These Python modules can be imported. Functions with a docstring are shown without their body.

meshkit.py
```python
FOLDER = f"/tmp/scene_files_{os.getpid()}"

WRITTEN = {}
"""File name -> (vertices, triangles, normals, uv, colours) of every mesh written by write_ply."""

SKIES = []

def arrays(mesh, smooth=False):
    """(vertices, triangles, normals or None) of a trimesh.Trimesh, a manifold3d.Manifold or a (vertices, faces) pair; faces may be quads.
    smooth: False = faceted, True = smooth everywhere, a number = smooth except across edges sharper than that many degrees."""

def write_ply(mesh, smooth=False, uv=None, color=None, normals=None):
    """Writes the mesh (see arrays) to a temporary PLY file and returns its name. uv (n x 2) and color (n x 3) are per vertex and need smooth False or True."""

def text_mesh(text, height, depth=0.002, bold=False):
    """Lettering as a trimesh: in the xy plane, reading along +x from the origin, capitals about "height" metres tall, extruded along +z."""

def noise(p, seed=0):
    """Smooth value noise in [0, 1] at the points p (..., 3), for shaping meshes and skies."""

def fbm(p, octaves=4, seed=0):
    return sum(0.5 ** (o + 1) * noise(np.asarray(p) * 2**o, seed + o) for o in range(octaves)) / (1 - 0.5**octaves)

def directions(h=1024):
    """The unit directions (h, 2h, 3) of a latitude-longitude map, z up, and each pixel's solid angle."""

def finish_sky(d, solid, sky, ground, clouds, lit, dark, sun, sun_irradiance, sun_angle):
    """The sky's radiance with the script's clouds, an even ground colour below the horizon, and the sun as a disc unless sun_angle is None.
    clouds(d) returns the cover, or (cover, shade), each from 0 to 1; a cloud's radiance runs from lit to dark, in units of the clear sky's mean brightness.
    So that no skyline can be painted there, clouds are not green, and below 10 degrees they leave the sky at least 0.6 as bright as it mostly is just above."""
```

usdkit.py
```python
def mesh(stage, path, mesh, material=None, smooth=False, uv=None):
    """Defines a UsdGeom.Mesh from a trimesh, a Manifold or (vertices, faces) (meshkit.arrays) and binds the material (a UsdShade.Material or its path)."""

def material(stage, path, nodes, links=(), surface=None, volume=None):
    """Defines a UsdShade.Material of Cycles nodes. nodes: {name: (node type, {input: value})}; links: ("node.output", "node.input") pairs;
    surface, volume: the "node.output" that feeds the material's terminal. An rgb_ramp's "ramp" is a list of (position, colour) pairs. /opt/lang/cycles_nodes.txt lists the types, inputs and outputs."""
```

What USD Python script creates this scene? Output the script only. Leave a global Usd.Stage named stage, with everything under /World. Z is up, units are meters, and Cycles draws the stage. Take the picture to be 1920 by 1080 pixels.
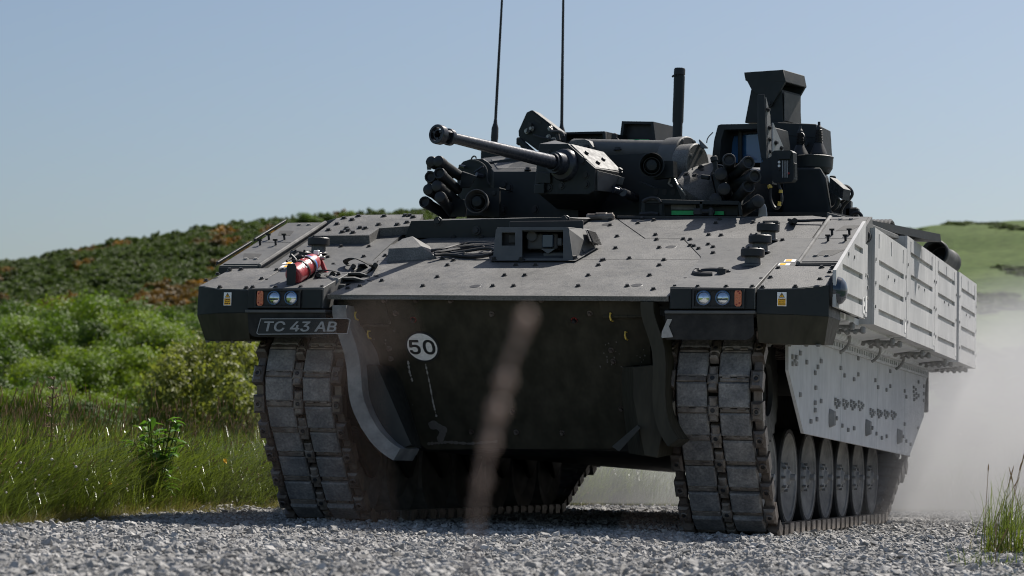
import math, random
import numpy as np, trimesh, manifold3d as m3, usdkit, meshkit
from shapely.geometry import Polygon, box as sbox, LineString
from shapely.ops import unary_union
from pxr import Usd, UsdGeom, UsdLux, UsdShade, Gf, Sdf, Vt

stage = Usd.Stage.CreateInMemory()
UsdGeom.SetStageUpAxis(stage, 'Z'); UsdGeom.SetStageMetersPerUnit(stage, 1.0)
UsdGeom.Xform.Define(stage, '/World'); UsdGeom.Scope.Define(stage, '/World/Looks')
rng = np.random.default_rng(7); random.seed(7)

# ---------------------------------------------------------------- camera, sky, sun, exposure
CAM = np.array([4.3315, -13.019, 0.43386]); YAW, PITCH, ROLL, FPX = 0.31145, 0.075586, 0.023131, 4298.46
def cam_axes():
    cy, sy, cp, sp = math.cos(YAW), math.sin(YAW), math.cos(PITCH), math.sin(PITCH)
    fw = np.array([-sy*cp, cy*cp, sp]); ri = np.array([cy, sy, 0]); up = np.cross(ri, fw)
    c, s = math.cos(ROLL), math.sin(ROLL)
    return np.array([c*ri+s*up, -s*ri+c*up, fw])
AX = cam_axes()
cam = UsdGeom.Camera.Define(stage, '/World/camera')
mt = np.eye(4); mt[0, :3], mt[1, :3], mt[2, :3], mt[3, :3] = AX[0], AX[1], -AX[2], CAM
cam.AddTransformOp().Set(Gf.Matrix4d(*mt.ravel().tolist()))
cam.CreateHorizontalApertureAttr(36.0); cam.CreateVerticalApertureAttr(20.25)
cam.CreateFocalLengthAttr(36.0*FPX/1920)
cam.CreateFStopAttr(4.0); cam.CreateFocusDistanceAttr(14.0)
cam.CreateClippingRangeAttr(Gf.Vec2f(0.05, 20000))
cam.CreateExposureAttr(0.62)
SUN = np.array([0.26, 0.56, 0.80]); SUN /= np.linalg.norm(SUN)
EL, ROT = math.asin(SUN[2]), math.atan2(SUN[0], SUN[1])
sky = UsdLux.DomeLight.Define(stage, '/World/sky')
sky_mat = usdkit.material(stage, '/World/Looks/sky', {
    's': ('sky_texture', dict(sky_type='single_scattering', sun_disc=False, sun_elevation=EL, sun_rotation=ROT, altitude=50.0, air_density=1.0, aerosol_density=2.2, ozone_density=2.2)),
    'w': ('mix_color', dict(blend_type='multiply', fac=1.0, b=(0.985, 0.995, 1.0))), 'b': ('background_shader', dict(strength=0.062))}, [('s.color', 'w.a'), ('w.result', 'b.color')], surface='b.background')
UsdShade.MaterialBindingAPI.Apply(sky.GetPrim()).Bind(sky_mat)
sky.GetPrim().SetCustomDataByKey('kind', 'structure')
sun = UsdLux.DistantLight.Define(stage, '/World/sun')
sun.CreateNormalizeAttr(True); sun.CreateIntensityAttr(1.25); sun.CreateAngleAttr(0.53); sun.CreateColorAttr(Gf.Vec3f(1.0, 0.95, 0.88))
zx = SUN; xx = np.cross([0, 0, 1.0], zx); xx /= np.linalg.norm(xx); yx = np.cross(zx, xx)
ml = np.eye(4); ml[0, :3], ml[1, :3], ml[2, :3] = xx, yx, zx
sun.AddTransformOp().Set(Gf.Matrix4d(*ml.ravel().tolist()))

# ---------------------------------------------------------------- measuring helpers: a photo pixel (1920 wide) meets a plane of the vehicle
def hitp(px, py, n, d):
    v = np.array([(px-960)/FPX, -(py-540)/FPX, 1.0]) @ AX
    n = np.asarray(n, float)
    return CAM + (d - n@CAM)/(n@v)*v
def AXp(px, py, x): return hitp(px, py, (1, 0, 0), x)
def AYp(px, py, y): return hitp(px, py, (0, 1, 0), y)
def AZp(px, py, z): return hitp(px, py, (0, 0, 1), z)
SL = 0.364
def gz(y, off=0.0): return 1.43 + SL*(y-0.07) + off
def g(px, py, off=0.0): return hitp(px, py, (0, -SL, 1), 1.43-SL*0.07+off)
TN = np.array([0.335, 0.942, 0.0]); TN /= np.linalg.norm(TN); TD = 2.04       # the turret is swung to the picture's left
TR = np.array([TN[1], -TN[0], 0.0])
def T(px, py, dd): return hitp(px, py, TN, TD+dd)
GN = np.array([0, -SL, 1.0]); GN /= np.linalg.norm(GN)

# ---------------------------------------------------------------- stage helpers
used = {}
def numbered(path):
    k = used.get(path, 0); used[path] = k+1
    return path if k == 0 else f'{path}_{k:03d}'
ORIG = {}
def setd(p, label=None, cat=None, group=None, kind=None):
    for k, v in (('label', label), ('category', cat), ('group', group), ('kind', kind)):
        if v: p.SetCustomDataByKey(k, v)
    return p
def thing(name, label, cat, loc=(0, 0, 0), group=None, kind=None):
    x = UsdGeom.Xform.Define(stage, numbered('/World/'+name)); x.AddTranslateOp().Set(Gf.Vec3d(*map(float, loc)))
    ORIG[str(x.GetPath())] = np.asarray(loc, float)
    return setd(x.GetPrim(), label, cat, group, kind)
def holder(name, parent, label=None):
    x = UsdGeom.Xform.Define(stage, numbered(f'{parent.GetPath()}/{name}'))
    ORIG[str(x.GetPath())] = ORIG[str(parent.GetPath())]
    return setd(x.GetPrim(), label)
def cat_(ms):
    out_v, out_f, n = [], [], 0
    for m in ms:
        if isinstance(m, list): m = cat_(m)
        v, f, _ = meshkit.arrays(m)
        out_v.append(v); out_f.append(f+n); n += len(v)
    return trimesh.Trimesh(np.vstack(out_v), np.vstack(out_f), process=False)
def part(name, mesh, mat, parent=None, smooth=28, label=None, **kw):
    if isinstance(mesh, list): mesh = cat_(mesh)
    v, f, _ = meshkit.arrays(mesh)
    base = str(parent.GetPath()) if parent is not None else '/World'
    off = ORIG.get(base, np.zeros(3))
    path = numbered(f'{base}/{name}')
    m = usdkit.mesh(stage, path, trimesh.Trimesh(v-off, f, process=False), M[mat] if isinstance(mat, str) else mat, smooth=smooth)
    ORIG[path] = off
    return setd(m.GetPrim(), label, **kw)

# ---------------------------------------------------------------- shapes
OCT = np.array([[1, 0, 0], [-1, 0, 0], [0, 1, 0], [0, -1, 0], [0, 0, 1], [0, 0, -1]], float)
CUB = np.array([[a, b, c] for a in (-1, 1) for b in (-1, 1) for c in (-1, 1)], float)/1.7
BAL = np.vstack([OCT, CUB])
def hull(pts, r=0.0):
    p = np.asarray(pts, float)
    if r > 0:
        c = p.mean(0); p = p - np.sign(p-c)*r*0.6
        p = (p[:, None, :] + BAL[None]*r).reshape(-1, 3)
    return m3.Manifold.hull_points(p.astype(np.float64))
def box(c, s, r=0.006):
    c, s = np.asarray(c, float), np.asarray(s, float)/2
    r = min(r, s.min()*0.5)
    pts = []
    for sg in CUB*1.7:
        for k in range(3):
            q = sg*(s-r); q[k] = sg[k]*s[k]; pts.append(c+q)
    return m3.Manifold.hull_points(np.array(pts))
def frame(d):
    d = np.asarray(d, float); d = d/np.linalg.norm(d)
    a = np.array([0, 0, 1.0]) if abs(d[2]) < 0.9 else np.array([1.0, 0, 0])
    u = np.cross(a, d); u /= np.linalg.norm(u)
    return u, np.cross(d, u), d
def lathe(profile, o, d, n=24, closed=True):
    """profile: (radius, along) pairs; revolved about d from o; ends with radius 0 close it"""
    u, w, d = frame(d); o = np.asarray(o, float)
    pr = np.asarray(profile, float); a = np.linspace(0, 2*np.pi, n, endpoint=False)
    v = (o + pr[:, None, 1:2]*d + pr[:, None, 0:1]*(np.cos(a)[None, :, None]*u + np.sin(a)[None, :, None]*w)).reshape(-1, 3)
    f = []
    for i in range(len(pr)-1):
        for j in range(n):
            k = (j+1) % n
            f += [[i*n+j, i*n+k, (i+1)*n+k], [i*n+j, (i+1)*n+k, (i+1)*n+j]]
    return trimesh.Trimesh(v, np.array(f), process=False)
def cyl(p0, p1, r0, r1=None, n=20, b=0.15):
    p0, p1 = np.asarray(p0, float), np.asarray(p1, float); L = np.linalg.norm(p1-p0); r1 = r0 if r1 is None else r1
    e = min(b*min(r0, r1), L*0.3)
    return lathe([(0, 0), (r0-e, 0), (r0, e), (r1, L-e), (r1-e, L), (0, L)], p0, p1-p0, n)
def tube(path, r, n=8):
    p = np.asarray(path, float); t = np.gradient(p, axis=0); t /= np.linalg.norm(t, axis=1)[:, None]
    u, w, _ = frame(t[0]); V = []; a = np.linspace(0, 2*np.pi, n, endpoint=False)
    rr = np.broadcast_to(r, len(p))
    for i in range(len(p)):
        u = u - t[i]*(u@t[i]); u /= np.linalg.norm(u); w = np.cross(t[i], u)
        V.append(p[i] + rr[i]*(np.cos(a)[:, None]*u + np.sin(a)[:, None]*w))
    v = np.vstack(V); f = []
    for i in range(len(p)-1):
        for j in range(n):
            k = (j+1) % n; f += [[i*n+j, i*n+k, (i+1)*n+k], [i*n+j, (i+1)*n+k, (i+1)*n+j]]
    for base, rev in ((0, True), ((len(p)-1)*n, False)):
        for j in range(1, n-1): f.append([base, base+j+1, base+j] if rev else [base, base+j, base+j+1])
    return trimesh.Trimesh(v, np.array(f), process=False)
def spline(pts, n=24):
    from scipy.interpolate import CubicSpline
    p = np.asarray(pts, float); s = np.r_[0, np.cumsum(np.linalg.norm(np.diff(p, axis=0), axis=1))]
    return CubicSpline(s, p)(np.linspace(0, s[-1], n))
def slab(poly2, o, u, w, depth, holes=(), n=None):
    """a polygon (2-D, in the plane o,u,w) pushed by `depth` along u x w (negative: against it)"""
    o, u, w = map(lambda q: np.asarray(q, float), (o, u, w)); n = np.cross(u, w) if n is None else n
    P = poly2 if isinstance(poly2, Polygon) else Polygon(poly2, holes)
    if not P.is_valid: P = P.buffer(0)
    m = trimesh.creation.extrude_polygon(P, abs(depth), engine='earcut')
    v = m.vertices.copy()
    if depth < 0: v[:, 2] -= abs(depth)
    return trimesh.Trimesh(o + v[:, :1]*u + v[:, 1:2]*w + v[:, 2:3]*n, m.faces, process=False)
def pslab(P3, depth, n=None):
    """coplanar 3-D outline pushed by the vector n*depth"""
    P3 = np.asarray(P3, float); c = P3[0]
    nn = sum(np.cross(P3[i]-c, P3[(i+1) % len(P3)]-c) for i in range(1, len(P3))); nn /= np.linalg.norm(nn)
    u = P3[1]-P3[0]; u -= nn*(u@nn); u /= np.linalg.norm(u); w = np.cross(nn, u)
    P2 = np.c_[(P3-c)@u, (P3-c)@w]
    dirn = nn if n is None else np.asarray(n, float)/np.linalg.norm(n)
    m = trimesh.creation.extrude_polygon(Polygon(P2).buffer(0), 1.0, engine='earcut')
    v = c + m.vertices[:, :1]*u + m.vertices[:, 1:2]*w + m.vertices[:, 2:3]*dirn*depth
    t = trimesh.Trimesh(v, m.faces, process=False)
    if dirn@nn*depth < 0: t.invert()
    return t
def gslab(pts, off, thick):      # polygon in pixels on the sloping front deck, `off` above it, `thick` deep
    return pslab([g(x, y, off) for x, y in pts], -thick, GN)
def gxy(pts, off, thick):        # same with (x, y) in metres
    return pslab([np.array([x, y, gz(y, off)]) for x, y in pts], -thick, GN)
def tslab(pts, dd, depth, n=None): return pslab([T(x, y, dd) for x, y in pts], depth, TN if n is None else n)
def arr(m): return meshkit.arrays(m)[:2]
def mirror(m):
    v, f = arr(m) if not isinstance(m, list) else arr(cat_(m))
    return trimesh.Trimesh(v*[-1, 1, 1], f[:, ::-1], process=False)
def moved(m, mat4):
    v, f = arr(m); return trimesh.Trimesh(v@mat4[:3, :3].T + mat4[:3, 3], f, process=False)
def bolt(p, n, r=0.018, h=0.016):
    u, w, d = frame(n); p = np.asarray(p, float); a = np.arange(6)*np.pi/3 + random.random()
    ring = np.cos(a)[:, None]*u + np.sin(a)[:, None]*w
    washer = np.cos(np.arange(10)*np.pi/5)[:, None]*u + np.sin(np.arange(10)*np.pi/5)[:, None]*w
    return cat_([hull(np.vstack([p+washer*r*1.5-d*.002, p+washer*r*1.4+d*h*.25])), hull(np.vstack([p+ring*r, p+ring*r*.9+d*h]))])

# ---------------------------------------------------------------- materials
M = {}
def mat(name, nodes, links, surface='p.BSDF', **kw):
    M[name] = usdkit.material(stage, '/World/Looks/'+name, nodes, links, surface=surface, **kw); return M[name]
def paint(name, base, dust, lo, hi, scale=3.0, grain=0.0, rough=0.6, up=0.0, bump=0.08, fine=220.0, spec=0.4, metallic=0.0, streak=(1, 1, 1)):
    """painted metal: base colour, patchy dust between lo and hi, more of it (up) on faces that lie flat, grain = non-slip speckle"""
    nodes = {'g': ('geometry', {}), 'mp': ('mapping', dict(scale=streak)),
             'n1': ('noise_texture', dict(scale=scale, detail=7.0, roughness=0.65)), 'n2': ('noise_texture', dict(scale=fine, detail=2.0)),
             'n3': ('noise_texture', dict(scale=scale*7, detail=5.0, roughness=0.7)),
             'mr': ('map_range', dict(from_min=0.38, from_max=0.68, to_min=lo, to_max=hi, clamp=True)),
             'sx': ('separate_xyz', {}), 'mu': ('map_range', dict(from_min=0.5, from_max=0.98, to_min=0.0, to_max=up, clamp=True)),
             'ad': ('math', dict(math_type='add', use_clamp=True)),
             'm1': ('mix_color', dict(a=base, b=dust)),
             'gr': ('map_range', dict(from_min=0.25, from_max=0.75, to_min=1-grain, to_max=1+grain, clamp=True)),
             'm2': ('mix_color', dict(blend_type='multiply', fac=1.0)),
             'g3': ('map_range', dict(from_min=0.3, from_max=0.7, to_min=0.86, to_max=1.12, clamp=True)),
             'm3': ('mix_color', dict(blend_type='multiply', fac=1.0)),
             'bu': ('bump', dict(strength=bump, distance=0.01)), 'rr': ('map_range', dict(from_min=0.3, from_max=0.7, to_min=rough-0.12, to_max=rough+0.15, clamp=True)),
             'p': ('principled_bsdf', dict(specular_ior_level=spec, metallic=metallic))}
    links = [('g.position', 'mp.vector'), ('mp.vector', 'n1.vector'), ('g.position', 'n2.vector'), ('mp.vector', 'n3.vector'), ('n1.fac', 'mr.value'),
             ('g.normal', 'sx.vector'), ('sx.z', 'mu.value'), ('mr.result', 'ad.value1'), ('mu.result', 'ad.value2'), ('ad.value', 'm1.fac'),
             ('n2.fac', 'gr.value'), ('m1.result', 'm2.a'), ('gr.result', 'm2.b'), ('n3.fac', 'g3.value'), ('m2.result', 'm3.a'), ('g3.result', 'm3.b'), ('m3.result', 'p.base_color'), ('n2.fac', 'bu.height'), ('bu.normal', 'p.normal'), ('n3.fac', 'rr.value'), ('rr.result', 'p.roughness')]
    return mat(name, nodes, links)
paint('paint_dark', (0.022, 0.023, 0.021), (0.10, 0.095, 0.088), 0.0, 0.22, up=0.30, grain=0.12, bump=0.05, spec=0.3)
paint('paint_front', (0.023, 0.021, 0.014), (0.085, 0.075, 0.055), 0.0, 0.45, scale=2.2, grain=0.1, streak=(3, 3, .6), bump=0.04, spec=0.2)
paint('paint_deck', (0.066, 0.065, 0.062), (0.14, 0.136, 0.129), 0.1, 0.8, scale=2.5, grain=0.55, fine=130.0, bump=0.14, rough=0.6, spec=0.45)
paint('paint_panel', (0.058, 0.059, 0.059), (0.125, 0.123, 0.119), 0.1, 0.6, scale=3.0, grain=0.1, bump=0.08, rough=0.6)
paint('paint_turret', (0.012, 0.015, 0.016), (0.095, 0.092, 0.086), 0.0, 0.12, up=0.5, grain=0.12, bump=0.06, rough=0.55, spec=0.3)
paint('paint_dusty', (0.38, 0.38, 0.382), (0.49, 0.485, 0.48), 0.0, 0.9, scale=2.0, grain=0.05, rough=0.75, streak=(1, 1, .35), bump=0.04, spec=0.2)
paint('dust_skirt', (0.45, 0.46, 0.475), (0.54, 0.542, 0.55), 0.0, 0.9, scale=1.6, grain=0.06, rough=0.8, streak=(1, 1, .5), spec=0.15)
paint('dust_under', (0.20, 0.20, 0.20), (0.30, 0.295, 0.29), 0.0, 0.9, scale=3, grain=0.08, rough=0.85, spec=0.15)
paint('rubber', (0.016, 0.016, 0.017), (0.10, 0.095, 0.09), 0.0, 0.25, scale=9, grain=0.15, rough=0.75, bump=0.1, spec=0.25)
paint('black', (0.012, 0.012, 0.013), (0.05, 0.05, 0.05), 0.0, 0.2, scale=8, grain=0.1, rough=0.5, bump=0.02)
paint('track_pad', (0.085, 0.085, 0.09), (0.28, 0.262, 0.245), 0.15, 0.8, scale=9, grain=0.35, fine=70, rough=0.6, bump=0.25, spec=0.45)
paint('track_steel', (0.075, 0.058, 0.046), (0.27, 0.235, 0.205), 0.1, 0.9, scale=10, grain=0.2, rough=0.5, bump=0.2, spec=0.5, metallic=0.25)
paint('wheel_paint', (0.10, 0.10, 0.10), (0.25, 0.245, 0.235), 0.1, 0.9, scale=5, grain=0.06, rough=0.8, spec=0.2)
paint('gun_steel', (0.020, 0.022, 0.028), (0.07, 0.068, 0.066), 0.0, 0.2, scale=7, grain=0.08, rough=0.30, bump=0.02, spec=0.6, metallic=0.3)
paint('bare_metal', (0.35, 0.34, 0.32), (0.2, 0.18, 0.16), 0.0, 0.8, scale=30, rough=0.4, metallic=0.6)
paint('red_paint', (0.30, 0.016, 0.024), (0.40, 0.11, 0.11), 0.05, 0.6, scale=14, grain=0.03, rough=0.35, bump=0.0, spec=0.5)
def plain(name, col, rough=0.5, **kw):
    return mat(name, {'g': ('geometry', {}), 'n': ('noise_texture', dict(scale=60.0, detail=4.0)), 'r': ('map_range', dict(from_min=.3, from_max=.7, to_min=.85, to_max=1.1, clamp=True)),
                      'm': ('mix_color', dict(blend_type='multiply', fac=1.0, a=col)), 'p': ('principled_bsdf', dict(roughness=rough, **kw))},
               [('g.position', 'n.vector'), ('n.fac', 'r.value'), ('r.result', 'm.b'), ('m.result', 'p.base_color')])
plain('white', (0.72, 0.70, 0.68), 0.6); plain('grey_letter', (0.26, 0.26, 0.26), 0.6); plain('ink', (0.012, 0.012, 0.012), 0.6)
plain('yellow', (0.60, 0.42, 0.08), 0.5); plain('orange_sign', (0.85, 0.42, 0.01), 0.5); plain('sign_white', (0.75, 0.75, 0.75), 0.5); plain('blue_band', (0.08, 0.22, 0.55), 0.4)
plain('green_tape', (0.01, 0.38, 0.10), 0.5); plain('amber', (0.55, 0.17, 0.08), 0.3); plain('mud_light', (0.33, 0.31, 0.29), 0.9); plain('mud_dark', (0.11, 0.10, 0.09), 0.9); plain('red_ring', (0.28, 0.03, 0.025), 0.5)
paint('link_steel', (0.05, 0.034, 0.025), (0.17, 0.145, 0.125), 0.1, 0.8, scale=12, grain=0.2, rough=0.4, bump=0.15, spec=0.6, metallic=0.3)
plain('webbing', (0.05, 0.05, 0.048), 0.9)
mat('lens', {'p': ('principled_bsdf', dict(base_color=(0.9, 0.95, 1.0), roughness=0.03, transmission_weight=1.0, ior=1.45))}, [])
mat('mirror', {'p': ('principled_bsdf', dict(base_color=(0.75, 0.78, 0.8), roughness=0.08, metallic=1.0))}, [])
mat('dark_glass', {'p': ('principled_bsdf', dict(base_color=(0.012, 0.02, 0.032), roughness=0.05, specular_ior_level=0.8))}, [])
mat('blue_glass', {'p': ('principled_bsdf', dict(base_color=(0.03, 0.085, 0.19), roughness=0.08, specular_ior_level=0.9))}, [])
# ================================================================ THE LAND
FH = np.array([-math.sin(YAW), math.cos(YAW)]); RH = np.array([math.cos(YAW), math.sin(YAW)])
def land(P):      # world (n,2) -> forward distance, picture column
    d = P - CAM[:2]; D = d@FH; L = d@RH
    return D, L
def sstep(a, b, x): t = np.clip((x-a)/(b-a), 0, 1); return t*t*(3-2*t)
SKX = np.array([-3000, -400, 0, 100, 200, 300, 400, 480, 560, 640, 790, 1200, 1500, 1690, 1750, 1920, 2600, 5000], float)
SKY_ = np.array([620, 560, 500, 480, 460, 446, 431, 421, 415, 408, 401, 404, 425, 430, 420, 409, 420, 520], float)
DTOP = 300.0
def height(P):
    P = np.asarray(P, float); D, L = land(P)
    px = 960 + FPX*L/np.maximum(D, 5); hor = 866 + np.clip(px-960, -3000, 4000)*0.0231
    top = (hor-np.interp(px, SKX, SKY_))/FPX*DTOP
    fr = np.clip((D-108)/(DTOP-108), 0, 1)
    h = top*(0.93*fr+.07*fr*fr)*sstep(100, 125, D) - np.where(D > DTOP, (D-DTOP)*.05, 0)
    q = np.c_[P, np.zeros(len(P))]
    h = h + sstep(100, 200, D)*(meshkit.fbm(q/28., 4, 3)-.5)*3.0*(1-sstep(250, 300, D)*.7)
    h = h + (-0.9*sstep(24, 46, D) + 1.3*sstep(50, 100, D))*sstep(-5, 20, D)
    h = h + (meshkit.fbm(q/2.5, 3, 5)-.5)*.12*sstep(16, 30, D)
    return h - 0.03
rad = np.r_[0, np.geomspace(1.5, 9, 14), np.geomspace(10, 130, 60), np.geomspace(134, 330, 60), np.geomspace(350, 9000, 24)]
base_ang = math.atan2(FH[1], FH[0])
ang = base_ang + np.r_[np.linspace(-math.pi, -.36, 40)[:-1], np.linspace(-.36, .36, 150), np.linspace(.36, math.pi, 40)[1:-1]]
na = len(ang); gv = [[CAM[0], CAM[1]]]
for r in rad[1:]: gv += list(np.c_[CAM[0]+r*np.cos(ang), CAM[1]+r*np.sin(ang)])
gv = np.array(gv); gf = [[0, 1+j, 1+(j+1) % na] for j in range(na)]
idx = lambda i, j: 1+(i-1)*na+(j % na)
for i in range(1, len(rad)-1):
    for j in range(na): gf += [[idx(i, j), idx(i+1, j), idx(i+1, j+1)], [idx(i, j), idx(i+1, j+1), idx(i, j+1)]]
ground_v = np.c_[gv, height(gv)]
mat('land', {'g': ('geometry', {}), 'n1': ('noise_texture', dict(scale=0.045, detail=6.0, roughness=0.6)), 'n2': ('noise_texture', dict(scale=0.8, detail=6.0, roughness=0.7)),
             'r1': ('rgb_ramp', dict(ramp=[(0.0, (0.035, 0.052, 0.015)), (0.42, (0.052, 0.080, 0.022)), (0.58, (0.075, 0.105, 0.033)), (1.0, (0.11, 0.115, 0.05))])),
             'r2': ('map_range', dict(from_min=.3, from_max=.7, to_min=.6, to_max=1.3, clamp=True)), 'm': ('mix_color', dict(blend_type='multiply', fac=1.0)),
             'b': ('bump', dict(strength=.6, distance=.4)), 'p': ('principled_bsdf', dict(roughness=0.95, specular_ior_level=0.1))},
    [('g.position', 'n1.vector'), ('g.position', 'n2.vector'), ('n1.fac', 'r1.fac'), ('n2.fac', 'r2.value'), ('r1.color', 'm.a'), ('r2.result', 'm.b'), ('m.result', 'p.base_color'), ('n2.fac', 'b.height'), ('b.normal', 'p.normal')])
part('ground', trimesh.Trimesh(ground_v, np.array(gf), process=False), 'land', smooth=True, kind='structure')

# ---- the gravel track
GRAVEL = Polygon([(-1.6, -30), (-2.0, -9), (-2.25, -4.5), (-2.45, -1.2), (-3.05, 1.9), (-3.3, 4.5), (-3.1, 7.2), (-1.8, 9.2), (.6, 10.8), (4.0, 14), (9, 19), (18, 28), (26, 34), (30, 26), (20, 17), (11, 9), (6.2, 3), (4.1, -.6), (3.55, -2.4), (3.35, -4), (4.5, -7), (7.0, -11), (9, -30)]).buffer(.4).buffer(-.4)
def gravel_z(P):
    q = np.c_[P, np.zeros(len(P))]
    return 0.018 + (meshkit.fbm(q*1.3, 3, 21)-.5)*.06
from shapely import contains_xy, distance as sdist, points as spoints
def inside(P, poly): return contains_xy(poly, P[:, 0], P[:, 1])
import shapely
tri_pts = []
xs, ys = np.meshgrid(np.arange(-4, 31, .22), np.arange(-30, 35, .22)); gp2 = np.c_[xs.ravel(), ys.ravel()]
keep = inside(gp2, GRAVEL.buffer(-.08)); bd = np.array([GRAVEL.exterior.interpolate(s).coords[0] for s in np.arange(0, GRAVEL.length, .2)])
gpt = np.vstack([gp2[keep], bd])
from scipy.spatial import Delaunay
dl = Delaunay(gpt); cen = gpt[dl.simplices].mean(1); sim = dl.simplices[inside(cen, GRAVEL)]
zz = gravel_z(gpt); edge = np.r_[np.zeros(keep.sum()), np.ones(len(bd))]; zz = np.where(edge > 0, height(gpt)+.004, np.maximum(zz, height(gpt)+.006))
s3 = sim.copy(); nz = np.cross(gpt[s3[:, 1]]-gpt[s3[:, 0]], gpt[s3[:, 2]]-gpt[s3[:, 0]]); s3[nz < 0] = s3[nz < 0][:, ::-1]
mat('gravel', {'g': ('geometry', {}), 'v': ('voronoi_texture', dict(scale=34.0)), 'n': ('noise_texture', dict(scale=1.2, detail=6.0)),
               'r': ('rgb_ramp', dict(ramp=[(0, (.12, .118, .115)), (.5, (.20, .197, .193)), (1, (.28, .275, .268))])), 's': ('separate_color', {}),
               'r2': ('map_range', dict(from_min=.3, from_max=.7, to_min=.75, to_max=1.2, clamp=True)), 'm': ('mix_color', dict(blend_type='multiply', fac=1.0)),
               'b': ('bump', dict(strength=1.0, distance=.03, invert=True)), 'p': ('principled_bsdf', dict(roughness=.9, specular_ior_level=.2))},
    [('g.position', 'v.vector'), ('g.position', 'n.vector'), ('v.color', 's.color'), ('s.r', 'r.fac'), ('n.fac', 'r2.value'), ('r.color', 'm.a'), ('r2.result', 'm.b'), ('m.result', 'p.base_color'), ('v.distance', 'b.height'), ('b.normal', 'p.normal')])
part('gravel_track', trimesh.Trimesh(np.c_[gpt, zz], s3, process=False), 'gravel', smooth=True, kind='structure')

def instancer(name, protos, P, which, quat_z, scale, tilt=None, kind='stuff', **kw):
    """protos: lists of (part name, mesh, material, smooth); P (n,3); which (n,); quat_z angles (n,), scale (n,) or (n,3)"""
    pi = UsdGeom.PointInstancer.Define(stage, numbered('/World/'+name)); base = str(pi.GetPath())
    for i, pr in enumerate(protos):
        x = UsdGeom.Xform.Define(stage, numbered(f'{base}/{pr[0][0]}_cluster'))
        for (n_, me, mt_, sm_) in pr:
            v, f, _ = meshkit.arrays(me)
            usdkit.mesh(stage, f'{x.GetPath()}/{n_}', trimesh.Trimesh(v, f, process=False), M[mt_], smooth=sm_)
        pi.GetPrototypesRel().AddTarget(x.GetPath())
    n = len(P)
    pi.CreateProtoIndicesAttr(Vt.IntArray.FromNumpy(np.asarray(which, np.int32)))
    pi.CreatePositionsAttr(Vt.Vec3fArray.FromNumpy(np.asarray(P, np.float32)))
    s = np.asarray(scale, np.float32); s = np.repeat(s[:, None], 3, 1) if s.ndim == 1 else s
    pi.CreateScalesAttr(Vt.Vec3fArray.FromNumpy(s))
    from scipy.spatial.transform import Rotation as Ro
    R_ = Ro.from_euler('z', quat_z)
    if tilt is not None: R_ = Ro.from_rotvec(tilt)*R_
    q = R_.as_quat()
    pi.CreateOrientationsAttr(Vt.QuathArray([Gf.Quath(float(a[3]), float(a[0]), float(a[1]), float(a[2])) for a in q]))
    setd(pi.GetPrim(), kind=kind, **kw); return pi
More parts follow.
